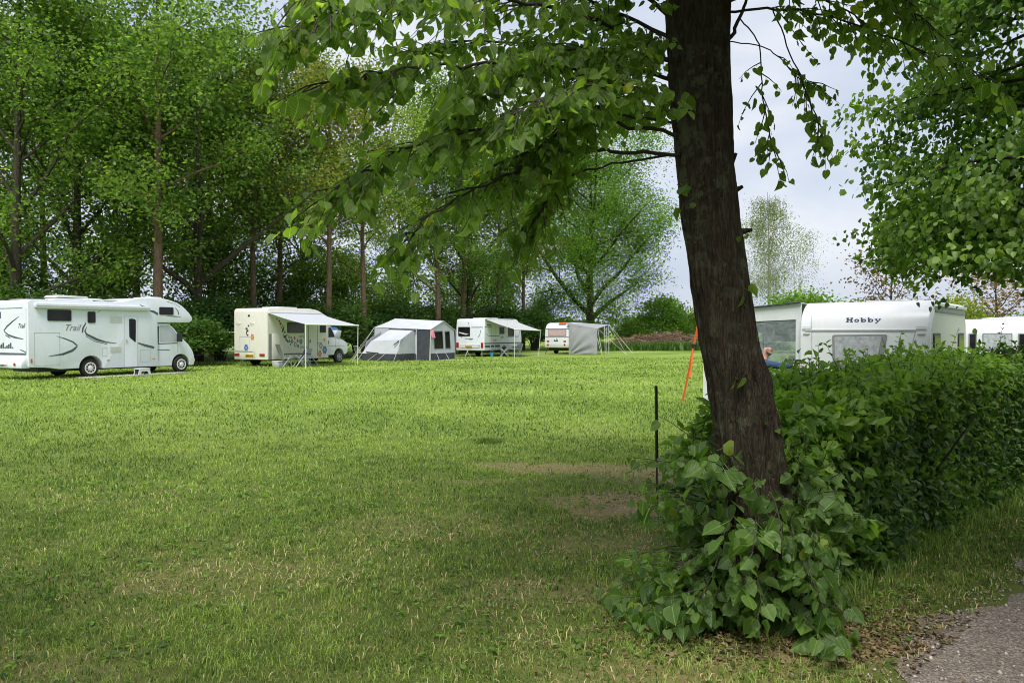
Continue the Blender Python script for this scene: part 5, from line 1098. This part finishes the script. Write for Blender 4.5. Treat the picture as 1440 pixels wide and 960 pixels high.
slab('groundsheet', [Lc(1.6, ys - 2.2)[:2], Lc(4.6, ys - 2.2)[:2], Lc(4.6, ys - 2.7)[:2], Lc(1.6, ys - 2.7)[:2]], 'pale strip of ground sheet under the white caravan\'s awning', .02)

# ------------------------------------------------------------------ 5: small old caravan with canopy
W = 2.06; ys = -W / 2
oc = vehicle('caravan', 'small old rounded caravan with pink curtains and a grey canopy on its side', 'caravan', (4.38, 58.0), 62, W)
prof = [(.06, .50), (.0, .86), (.02, 1.34), (.08, 1.95), (.38, 2.34), (.9, 2.45), (3.0, 2.45), (3.6, 2.1), (3.8, 1.3), (3.75, .50)]
MB().prism(fillet(prof, [.05, .1, .2, .15, .25, .3, .4, .3, .3, .1], 5), ys, -ys, 'y').build('body', M['hob'], oc, bevel=.05, seg=3)
MB().prism([(.03, .50), (-.012, .86), (3.82, .86), (3.75, .50)], ys - .01, -ys + .01, 'y').build('lower_panel', M['greyw'], oc, bevel=.02)
MB().box(.3, 3.4, -.8, .8, .28, .52).build('chassis', M['black'], oc)
for sd in (-1, 1): wheel(oc, 1.9, sd * .92, .3, 'lgrey', 6, sd)
w_ = MB().prism(rrect(ys + .24, ys + 1.80, 1.40, 1.92, .08), .02, .08, 'x').build('window', M['mgrey'], oc)
MB().prism(rrect(ys + .29, ys + 1.75, 1.45, 1.88, .06), .008, .03, 'x').build('curtain', M['pinkc'], w_)
lines('belt_line', [rect(ys + .02, ys + W - .02, 1.33, 1.37)], .012, 'rear', M['mgrey'], oc, .012)
lines('roof_line', [rect(ys - .01, ys + W + .01, 1.955, 1.99)], .075, 'rear', M['mgrey'], oc, .03)
lines('emblem', [rect(ys + .95, ys + 1.25, .98, 1.05), rect(ys + .92, ys + 1.0, 1.04, 1.10), rect(ys + 1.2, ys + 1.28, 1.04, 1.12), rect(ys + 1.0, ys + 1.06, 1.10, 1.2)], .004, 'rear', M['black'], oc, .014)
for L_ in (.36, 1.78):
    MB().box(-.025, .02, ys + L_ - .11, ys + L_ + .09, .95, 1.05).build('tail_light', M['red'], oc)
    MB().prism([(ys + L_ - .09, .68), (ys + L_ + .09, .68), (ys + L_, .84)], -.015, .03, 'x').build('reflector', M['red'], oc)
MB().prism([(.30, 2.30), (.62, 2.42), (.60, 2.47), (.28, 2.35)], ys + .4, ys + 1.0, 'y').build('roof_hatch', M['orange'], oc)
MB().tube([(.12, .85, .5), (-.05, .95, 0)], .03, 6).build('corner_steady', M['black'], oc)
yo = ys - 2.34
gc = np.array(bil((-.02, ys - .0, 0.02), (-.02, yo, .02), (-.02, yo, 1.97), (-.02, ys, 2.2), 28, 22))
for i in range(1, 28):
    for j in range(1, 22):
        u, w = i / 28, j / 22; a = math.atan2(w + .05, u + .03); rr = math.hypot(u, w)
        gc[i, j, 0] += -.10 * math.sin(a * 15) * math.exp(-1.4 * rr) * min(1, 4 * (1 - max(u, w))) * min(1, rr * 5) - .10 * math.sin(math.pi * u) * math.sin(math.pi * w)
can = cloth('canopy', gc, M['sheet'], oc, .015)
cloth('canopy_roof', bil((-.02, ys + .25, 2.44), (3.0, ys + .25, 2.46), (2.45, yo, 2.30), (-.02, yo, 1.97), 12, 8, .04), M['sheet'], can, .015, .05, 13)
cloth('canopy_roof_edge', bil((-.02, ys + .25, 2.43), (-.03, ys - .02, 2.19), (-.03, yo, 1.97), (-.02, yo + .2, 2.02), 4, 8), M['sheet'], can, .012)
cloth('canopy_lining', bil((1.4, ys - .05, 2.3), (2.9, ys - .05, 2.32), (2.43, yo + .05, 2.24), (1.2, yo + .05, 2.08), 6, 6, .03), M['tan'], can, .012)
for a, b in (((.0, yo - .02, 1.99), (.35, yo - .25, 0)), ((1.5, yo, 2.2), (1.5, yo - .05, 0)), ((2.42, yo, 2.32), (2.42, yo, 0)), ((2.9, yo + .4, 2.1), (2.9, yo + .4, 0))): pole(can, a, b, .017)
for a, b in (((0, yo, 1.98), (.4, yo - 2.2, 0)), ((2.42, yo, 2.32), (2.3, yo - 1.5, 0)), ((2.42, yo, 2.32), (3.6, yo - 1.6, 0)), ((2.42, yo, 2.32), (4.6, yo - 1.2, 0)), ((-.02, yo, 1.2), (-.4, yo - .5, 0))): pole(can, a, b, .008, 'alu', 'guy_line')

# ------------------------------------------------------------------ 6: lettered caravan behind the hedge
W = 2.5; ys = -W / 2
hc = vehicle('caravan', 'big white caravan with dark serif lettering on its end wall behind the hedge', 'caravan', (8.154, 14.7), 51.5, W)
prof = [(.12, .30), (.0, .9), (.0, 1.76), (.10, 2.08), (.42, 2.34), (4.3, 2.34), (4.6, 1.9), (4.6, .5), (4.4, .30)]
MB().prism(fillet(prof, [.05, .2, .3, .3, .28, .3, .4, .2, .1], 8), ys, -ys, 'y').build('body', M['hob'], hc, bevel=.11, seg=4)
MB().box(.3, 4.3, -1, 1, .12, .4).build('chassis', M['black'], hc)
for sd in (-1, 1): wheel(hc, 2.4, sd * 1.12, .31, 'lgrey', 6, sd)
MB().prism(fillet([(.16, .5), (4.5, .5), (4.5, 1.95), (4.25, 2.2), (.5, 2.2), (.16, 1.9)], .15, 4), ys - .008, ys + .03, 'y').build('side_sheet', M['sidegrey'], hc)
MB().prism([(.45, 2.215), (4.3, 2.215), (4.3, 2.29), (.5, 2.29)], ys - .06, ys + .05, 'y').build('awning_rail', M['sidegrey'], hc, bevel=.012)
MB().prism([(.45, 2.10), (4.3, 2.10), (4.3, 2.19), (.45, 2.19)], ys - .03, ys, 'y').build('gutter', M['mgrey'], hc, bevel=.008)
window(hc, rect(.26, .98, 1.02, 1.68), ys - .008, 'side', .05); window(hc, rect(3.3, 4.1, 1.05, 1.68), ys - .008, 'side', .05)
w_ = MB().prism(fillet([(ys + .86, 1.02), (ys + 1.80, 1.0), (ys + 1.82, 1.645), (ys + .76, 1.66)], .05, 3), -.03, .02, 'x').build('window', M['mgrey'], hc)
MB().prism(fillet([(ys + .96, 1.06), (ys + 1.75, 1.04), (ys + 1.77, 1.61), (ys + .86, 1.62)], .04, 3), -.036, 0, 'x').build('pane', M['curt'], w_)
MB().prism(rect(ys + .25, ys + W - .12, 1.735, 1.765), -.012, .02, 'x').build('seam_trim', M['white2'], hc, bevel=.004)
lines('wall_seam', [rect(ys + .25, ys + W - .12, 1.726, 1.733), rect(ys + .06, ys + .24, 1.80, 1.812), rect(ys + .06, ys + .24, 1.76, 1.772), rect(ys + W - .24, ys + W - .06, 1.80, 1.812), rect(ys + W - .24, ys + W - .06, 1.76, 1.772)] + band([(ys + .26, 1.72), (ys + .40, 1.0)], .008) + band([(ys + W - .26, 2.05), (ys + W - .26, .8)], .008), -.004, 'rear', M['lgrey'], hc, .012)
for L_ in (.15, 2.35): MB().prism([(ys + L_ + .07 * math.cos(a), 1.67 + .022 * math.sin(a)) for a in np.linspace(0, 6.0, 14)], -.02, .01, 'x').build('marker_light', M['lgrey'], hc, bevel=.004)
# serif lettering along the sloped upper wall
def hobby_letters():
    S_ = []; h, wd, gp_ = 1., 1.25, .32; x = 0
    def bar(x0, x1, y0, y1): S_.append([(x0, y0), (x1, y0), (x1, y1), (x0, y1)])
    def ring(cx, cy, rx, ry, tx, ty, n=20):
        for i in range(n):
            a, b = 2 * math.pi * i / n, 2 * math.pi * (i + 1) / n
            S_.append([(cx + rx * math.cos(a), cy + ry * math.sin(a)), (cx + rx * math.cos(b), cy + ry * math.sin(b)), (cx + (rx - tx) * math.cos(b), cy + (ry - ty) * math.sin(b)), (cx + (rx - tx) * math.cos(a), cy + (ry - ty) * math.sin(a))])
    for c in 'Hobby':
        if c == 'H':
            for o in (.12, .98): bar(x + o, x + o + .30, .12, .88); bar(x + o - .14, x + o + .44, 0, .12); bar(x + o - .14, x + o + .44, .88, 1)
            bar(x + .42, x + .98, .44, .56); x += 1.40 + gp_
        elif c == 'o': ring(x + .5, .34, .5, .35, .24, .1); x += 1.0 + gp_
        elif c == 'b':
            bar(x + .08, x + .34, 0, .9); bar(x - .06, x + .34, .9, 1); ring(x + .66, .34, .48, .35, .24, .1); x += 1.14 + gp_
        else:
            S_.append([(x + .1, .62), (x + .38, .62), (x + .70, .12), (x + .54, 0)]); S_.append([(x + .98, .62), (x + 1.12, .62), (x + .50, -.22), (x + .36, -.22)])
            bar(x - .02, x + .5, .62, .70); bar(x + .82, x + 1.24, .62, .70); bar(x + .12, x + .44, -.30, -.20); x += 1.2
    return S_, x
S_, wl = hobby_letters(); mb = MB(); yL, yR, zb, hh = ys + 1.56, ys + .90, 1.915, .085
for i, qd in enumerate(S_):
    P = []
    for u, w in qd:
        z = zb + w * hh; xs = np.interp(z, [1.80, 1.9, 2.0, 2.08], [.018, .045, .075, .118]) - .008 - .0004 * (i % 5); P.append((xs, yL + (yR - yL) * u / wl, z))
    mb.sheet([P], .010)
mb.build('lettering', M['navy'], hc, smooth=0)
for q_ in ((.9, 1.5, -.6, .1, 2.34, 2.38), (2.2, 3.0, -.45, .45, 2.34, 2.43)): MB().box(*q_).build('roof_hatch', M['lgrey'], hc, bevel=.03)
# awning tent on its far side
at_ = thing('awning_tent', 'pale caravan awning tent with clear foil windows attached behind the leaning linden trunk', 'awning', hc.location, hc.rotation_euler.z)
yi, yo, x0, x1 = -ys + .005, -ys + 2.27, .16, 4.1
zr = lambda y: np.interp(y, [yi, yo - .35, yo], [2.32, 2.16, 1.93])
ns = 10; gy = np.linspace(yi, yo, ns + 1)
cloth('roof', [[(x0 - .06 + (x1 - x0 + .1) * i / 8, y, float(zr(y)) + .02 - .02 * math.sin(math.pi * (i % 4) / 4)) for y in gy] for i in range(9)], M['hobawn'], at_, .015)
MB().tube([(x0 - .07, y, float(zr(y)) + .03) for y in gy], .018, 6).build('roof_piping', M['tentdark'], at_)
def endwall(x, nm):
    mb = MB(); T_ = .014
    def pan(a, b, c, d): mb.prism([(a, c), (b, c), (b, d), (a, d)], x - T_, x + T_, 'x')
    mb.prism([(gy[0], 1.98)] + [(yo, 1.90)] + [(float(y), float(zr(y))) for y in gy[::-1]], x - T_, x + T_, 'x')
    pan(yi, yi + .12, .05, 1.979); pan(yo - .16, yo, .05, 1.899); pan(yi + 1.12, yi + 1.22, .05, 1.935)
    pan(yi + .121, yi + 1.119, .05, .75); pan(yi + 1.221, yo - .161, .05, .42); pan(yi + 1.221, yo - .161, 1.45, 1.90)
    w_ = mb.build(nm, M['hobawn'], at_)
    MB().prism(rect(yi + .121, yi + 1.119, .752, 1.95), x - .004, x + .004, 'x').build('window_foil', M['clearpvc'], w_)
    MB().prism(rect(yi + 1.221, yo - .161, .422, 1.449), x - .004, x + .004, 'x').build('window_foil', M['clearpvc'], w_)
    MB().box(x - .03, x + .03, yi + .1, yo, .0, .05).build('mud_wall', M['tentdark'], w_)
endwall(x0, 'end_wall'); endwall(x1, 'end_wall')
fw = MB().prism([(x0 + .02, .05), (x1 - .02, .05), (x1 - .02, .7), (x0 + .02, .7)], yo - .01, yo + .01, 'y').prism([(x0 + .02, 1.7), (x1 - .02, 1.7), (x1 - .02, 1.91), (x0 + .02, 1.91)], yo - .01, yo + .01, 'y')
for xx in (.16, 1.35, 2.6, 3.95): fw.prism([(xx + .03, .702), (xx + .16, .702), (xx + .16, 1.698), (xx + .03, 1.698)], yo - .01, yo + .01, 'y')
fw = fw.build('front_wall', M['hobawn'], at_); MB().prism(rect(.33, 3.97, .70, 1.70), yo - .002, yo + .003, 'y').build('window_foil', M['clearpvc'], fw)
MB().tube([(x0 + .05, yo - .05, 1.9), (x0 + .05, yo - .05, 0)], .02, 6).tube([(x1 - .05, yo - .05, 1.9), (x1 - .05, yo - .05, 0)], .02, 6).build('pole', M['steel'], at_)
def La(x, y, z=0): return to_world(hc, x, y, z)
folding_chair('dark high-backed camping chair inside the clear-windowed awning, left of its pair', La(1.5, yi + .85), hc.rotation_euler.z + 2.6, True, 'tentdark', 'chairs inside the awning tent')
folding_chair('dark high-backed camping chair inside the clear-windowed awning, right of its pair', La(1.7, yi + .30), hc.rotation_euler.z + 2.9, True, 'tentdark', 'chairs inside the awning tent')
t = thing('camping_table', 'white patterned table inside the awning tent behind the man', 'table', La(.8, yi + .6), hc.rotation_euler.z)
MB().box(-.35, .35, -.45, .45, .66, .69).build('tabletop', M['white2'], t, bevel=.01)
for sx in (-1, 1):
    for sy in (-1, 1): MB().tube([(sx * .3, sy * .4, .66), (sx * .33, sy * .42, 0)], .016, 6).build('leg', M['steel'], t)
st = thing('guy_strap', 'orange storm strap stretched from the awning eave to the lawn left of the linden', 'strap', (0, 0, 0))
pa = np.array(La(x0, yo, 1.93)) - [.12, 0, 0]; pb = at(960, 566, 18.3); pb[2] = 0
dv = pb - pa; sw = np.array([.025, 0, 0])
MB().sheet([[pa - sw, pa + sw, pb + sw, pb - sw]], .006).build('webbing', M['ostrap'], st)
pm = pa + dv * .28; MB().box(pm[0] - .05, pm[0] + .05, pm[1] - .03, pm[1] + .03, pm[2] - .06, pm[2] + .03).build('buckle', M['black'], st)
pm = pa + dv * .3; MB().sheet([[pm - sw * .7 - [.02, .02, 0], pm + sw * .7 - [.02, .02, 0], pm + sw * .7 + [-.08, -.05, -.72], pm - sw * .7 + [-.08, -.05, -.72]]], .005).build('loose_end', M['ostrap'], st)
MB().tube([pb + [0, 0, .06], pb + [.0, 0, -.08]], .012, 6).build('peg', M['steel'], st)

# ------------------------------------------------------------------ 7: far white caravans at the right edge
def far_caravan(label, corner, deg, zt, win=True):
    W = 2.3; ys = -W / 2; c = vehicle('caravan', label, 'caravan', corner, deg, W, 'far caravans at the right edge')
    prof = [(.1, .4), (0, .9), (0, 1.75), (.22, zt), (.6, zt + .06), (4.8, zt + .06), (5.3, 1.6), (5.2, .4)]
    MB().prism(fillet(prof, [.05, .2, .3, .2, .2, .4, .4, .1], 5), ys, -ys, 'y').build('body', M['hob'], c, bevel=.08, seg=3)
    MB().box(.3, 5, -1, 1, .2, .45).build('chassis', M['black'], c)
    for sd in (-1, 1): wheel(c, 2.6, sd * 1.03, .31, 'lgrey', 6, sd)
    for a, b in ((.12, .42), (.62, 1.68), (1.88, 2.18)):
        w_ = MB().prism(rrect(ys + a, ys + b, .95, 1.66, .05), -.03, .02, 'x').build('window', M['mgrey'], c)
        MB().prism(rrect(ys + a + .04, ys + b - .04, 1.0, 1.61, .03), -.036, 0, 'x').build('pane', M['glass' if b - a < .5 else 'curt'], w_)
    window(c, rect(1.0, 1.9, 1.05, 1.65), ys); MB().box(2.0, 2.7, -.4, .4, zt + .06, zt + .13).build('roof_hatch', M['lgrey'], c, bevel=.02)
    return c
f1 = far_caravan('white caravan with three end windows far behind the hedge at the right edge', at(1449, 467, 31.0)[:2] - [0, 0], 62, 2.2)
f2 = far_caravan('second far white caravan cut off by the picture\'s right edge', at(1478, 467, 33)[:2], 62, 2.32)
t = thing('awning_tent', 'plain light blue-white awning wall between the lettered caravan and the far caravan', 'awning', (f1.location.x, f1.location.y, 0), f1.rotation_euler.z)
cloth('side_wall', bil((.6, 1.16, .02), (.6, 3.0, .02), (.6, 3.0, 2.06), (.6, 1.16, 2.20), 8, 8), M['awn'], t, .02, .05, 3); cloth('roof', bil((.58, 1.16, 2.22), (4.5, 1.16, 2.24), (4.5, 3.02, 2.08), (.58, 3.02, 2.08), 8, 6, .03), M['awn'], t, .02)
cloth('front_wall', bil((.62, 3.02, .02), (4.5, 3.02, .02), (4.5, 3.02, 2.08), (.62, 3.02, 2.07), 8, 8), M['awn'], t, .02, .04, 5)

# ------------------------------------------------------------------ fence behind the row, stake
fe = thing('wire_fence', 'wire fence with a pale top rail running behind the motorhomes', 'fence', (0, 0, 0))
dn = np.array([D62[0], D62[1]]); lf = np.array([-D62[1], D62[0]]); f0 = np.array([-17.0, 26.5]) + lf * 4.6 - dn * 6
mb = MB().tube([(*f0, 1.68), (*(f0 + dn * 46), 1.70)], .028, 6); mb.build('top_rail', M['alu'], fe)
mb = MB()
for z in (.2, .55, .9, 1.3): mb.tube([(*f0, z), (*(f0 + dn * 46), z)], .006, 4)
mb.build('wire', M['mgrey'], fe)
for s in np.arange(0, 46.1, 3.3): MB().tube([(*(f0 + dn * s), 0), (*(f0 + dn * s), 1.66)], .03, 8).build('post', M['mgrey'], fe, smooth=60)
sk = thing('marker_stake', 'thin dark metal stake standing in the worn lawn left of the linden', 'stake', (1.39, 7.2, 0))
MB().tube([(0, 0, -.05), (-.004, 0, .45)], .0085, 8).build('rod', M['stake'], sk); MB().tube([(-.004, 0, .45), (-.012, 0, 1.17), (-.012, 0, 1.19)], [.015, .015, .011], 10).build('sleeve', M['stake'], sk)

# ------------------------------------------------------------------ the man
def skin_mesh(name, verts, edges, radii, mt, parent, sub=2, root=0):
    me = bpy.data.meshes.new(name); me.from_pydata([tuple(v) for v in verts], edges, []); o = bpy.data.objects.new(name, me); COL.objects.link(o)
    o.modifiers.new('s', 'SKIN'); sv = me.skin_vertices[0].data
    for i, r_ in enumerate(radii): sv[i].radius = (r_, r_) if not hasattr(r_, '__len__') else r_
    sv[root].use_root = True
    m_ = o.modifiers.new('u', 'SUBSURF'); m_.levels = sub; m_.render_levels = sub
    m2 = bpy.data.meshes.new_from_object(o.evaluated_get(bpy.context.evaluated_depsgraph_get())); bpy.data.objects.remove(o)
    m2.materials.clear(); m2.materials.append(mt); m2.name = name; m2.polygons.foreach_set('use_smooth', [True] * len(m2.polygons))
    return link(name, m2, parent)
mp = at(1066, 467, 13.0)
man = thing('person', 'bald man in a blue jumper reaching out one arm beside the caravan awning', 'person', (mp[0], mp[1], 0), R(-6))
sk_v = [(0, 0, .78), (.03, 0, .98), (.07, 0, 1.14), (.10, 0, 1.24), (.125, 0, 1.31), (.145, 0, 1.385), (.15, 0, 1.45),       # 0 pelvis..6 crown
        (.07, -.17, 1.17), (.30, -.22, 1.13), (.52, -.24, 1.135), (.60, -.24, 1.14),                                           # 7-10 reaching arm
        (.07, .17, 1.17), (.16, .24, .95), (.34, .22, .88), (.42, .20, .87),                                                   # 11-14 other arm
        (.0, -.09, .74), (.07, -.11, .44), (.0, -.11, .10), (.13, -.12, .045),                                                 # 15-18 leg
        (.0, .09, .74), (.05, .11, .44), (-.06, .11, .10), (.07, .12, .045)]
sk_e = [(0, 1), (1, 2), (2, 3), (3, 4), (4, 5), (5, 6), (2, 7), (7, 8), (8, 9), (9, 10), (2, 11), (11, 12), (12, 13), (13, 14), (0, 15), (15, 16), (16, 17), (17, 18), (0, 19), (19, 20), (20, 21), (21, 22)]
rad = [(.14, .11), (.13, .11), (.135, .11), (.07, .07), (.058, .058), (.095, .082), (.07, .066), .055, .042, .030, (.036, .018), .055, .042, .030, (.036, .018), .085, .058, .042, .035, .085, .058, .042, .035]
bv, be, br_ = list(sk_v), list(sk_e), list(rad)
for hb, (hx, hy, hz), sgn in ((10, (.60, -.24, 1.14), 1), (14, (.42, .20, .87), -1)):
    for k, (oy, ln) in enumerate(((-.026, .072), (-.009, .082), (.009, .078), (.026, .062))):
        n0 = len(bv); bv += [(hx + .035, hy + oy, hz), (hx + .035 + ln * .55, hy + oy * 1.15, hz - .004), (hx + .035 + ln, hy + oy * 1.2, hz - .026)]
        be += [(hb, n0), (n0, n0 + 1), (n0 + 1, n0 + 2)]; br_ += [.0095, .0085, .007]
    n0 = len(bv); bv += [(hx - .005, hy + .034 * sgn, hz - .004), (hx + .03, hy + .056 * sgn, hz - .012), (hx + .055, hy + .06 * sgn, hz - .022)]
    be += [(hb, n0), (n0, n0 + 1), (n0 + 1, n0 + 2)]; br_ += [.012, .010, .008]
# nose and ears grow from the head vertex
n0 = len(bv); bv += [(.235, 0, 1.40), (.262, 0, 1.385)]; be += [(5, n0), (n0, n0 + 1)]; br_ += [.022, .013]
body = skin_mesh('body', bv, be, br_, M['skin'], man)
for sy in (-1, 1):
    mb = MB(); mb.lathe([(.010, -.006), (.030, -.004), (.033, 0), (.018, .004)], (.14, sy * .088, 1.40), 'y', 12); mb.build('ear', M['skin'], man)
for sy in (-1, 1): MB().lathe([(.004, -.010), (.010, -.004), (.011, .002), (.004, .007)], (.228, sy * .034, 1.418), 'x', 10).build('eye', M['black'], man)
skin_mesh('beard', [(.21, 0, 1.325), (.185, -.055, 1.335), (.185, .055, 1.335), (.15, -.08, 1.37), (.15, .08, 1.37)], [(0, 1), (0, 2), (1, 3), (2, 4)], [.034, .028, .028, .02, .02], M['beard'], man, 2)
i_ = [0, 1, 2, 3, 7, 8, 9, 11, 12, 13]; mp_ = {a: b for b, a in enumerate(i_)}
sv = [np.array(sk_v[a]) for a in i_]; sv[0] = np.array((.0, 0, .80)); sv[3] = np.array((.105, 0, 1.235))
skin_mesh('jumper', sv, [(mp_[a], mp_[b]) for a, b in sk_e if a in mp_ and b in mp_], [(.165, .135), (.155, .135), (.16, .13), (.082, .082), .078, .062, .046, .078, .062, .046], M['denim'], man)
i_ = [0, 15, 16, 17, 19, 20, 21]; mp_ = {a: b for b, a in enumerate(i_)}
skin_mesh('trousers', [sk_v[a] for a in i_], [(mp_[a], mp_[b]) for a, b in sk_e if a in mp_ and b in mp_], [(.155, .125), .105, .078, .064, .105, .078, .064], M['trous'], man)
for sy, ox in ((-.115, .0), (.115, -.06)): MB().prism(fillet([(ox - .09, 0), (ox + .2, 0), (ox + .2, .05), (ox + .06, .10), (ox - .09, .10)], .03, 3), sy - .05, sy + .05, 'y').build('shoe', M['black'], man, bevel=.02)

# ------------------------------------------------------------------ camera, sky, sun
cd = bpy.data.cameras.new('camera'); cam = bpy.data.objects.new('camera', cd); COL.objects.link(cam)
cd.sensor_width = 36; cd.lens = 36 * F_PX / 1440; cd.clip_start = .05; cd.clip_end = 2000
cam.location = (0, 0, CAM_H); cam.rotation_euler = (R(90) - math.atan((480 - HOR) / F_PX), 0, 0); SC.camera = cam
SUN_EL, SUN_AZ = 60, 192          # azimuth clockwise from +Y: behind the camera, to the left
wd = bpy.data.worlds.new('World'); SC.world = wd; wd.use_nodes = True; nt = wd.node_tree; nt.nodes.clear()
sky = N(nt, 'ShaderNodeTexSky'); sky.sky_type = 'NISHITA'; sky.sun_disc = False; sky.sun_elevation = R(SUN_EL); sky.sun_rotation = R(SUN_AZ); sky.air_density = 1.2; sky.dust_density = 2.
tc = N(nt, 'ShaderNodeTexCoord'); mp2 = N(nt, 'ShaderNodeMapping'); mp2.inputs['Scale'].default_value = (1, 1, 2.6); nt.links.new(tc.outputs['Generated'], mp2.inputs[0])
n1 = N(nt, 'ShaderNodeTexNoise', Scale=2.1, Detail=6., Roughness=.5, Distortion=.4); nt.links.new(mp2.outputs[0], n1.inputs['Vector'])
cl = ramp(nt, n1.outputs['Fac'], [(.36, (.58, .65, .80)), (.50, (.72, .775, .89)), (.64, (.94, .96, 1.0))])
vm = N(nt, 'ShaderNodeVectorMath', operation='SCALE'); nt.links.new(cl, vm.inputs[0]); vm.inputs['Scale'].default_value = CLOUD
cmix = mix(nt, .9, sky.outputs[0], (1, 1, 1)); 
for l in list(nt.links):
    pass
mxn = cmix.node; nt.links.new(vm.outputs[0], mxn.inputs[7])
bg = N(nt, 'ShaderNodeBackground', Strength=.1); nt.links.new(cmix, bg.inputs[0])
ow = N(nt, 'ShaderNodeOutputWorld'); nt.links.new(bg.outputs[0], ow.inputs[0])
sd_ = bpy.data.lights.new('sun', 'SUN'); so = bpy.data.objects.new('sun', sd_); COL.objects.link(so)
sd_.energy = SUN_E; sd_.angle = R(SUN_ANG); sd_.color = (1., .955, .88); so.location = (-10, -20, 40)
az = R(SUN_AZ); el = R(SUN_EL); v = Vector((math.sin(az) * math.cos(el), math.cos(az) * math.cos(el), math.sin(el)))
so.rotation_euler = v.to_track_quat('Z', 'Y').to_euler()
SC.view_settings.view_transform = 'Standard'; SC.view_settings.look = 'None'; SC.view_settings.exposure = EXPO; SC.view_settings.gamma = 1; SC.view_settings.use_curve_mapping = False
SC.render.engine = 'CYCLES'
cy = SC.cycles; cy.max_bounces = 6; cy.diffuse_bounces = 3; cy.glossy_bounces = 2; cy.transmission_bounces = 4; cy.transparent_max_bounces = 8; cy.sample_clamp_indirect = 6; cy.caustics_reflective = False; cy.caustics_refractive = False
cy.use_denoising = True; cy.denoising_prefilter = 'ACCURATE'; cy.filter_width = 1.0; cy.use_adaptive_sampling = True; cy.adaptive_threshold = .02
bpy.context.view_layer.update()
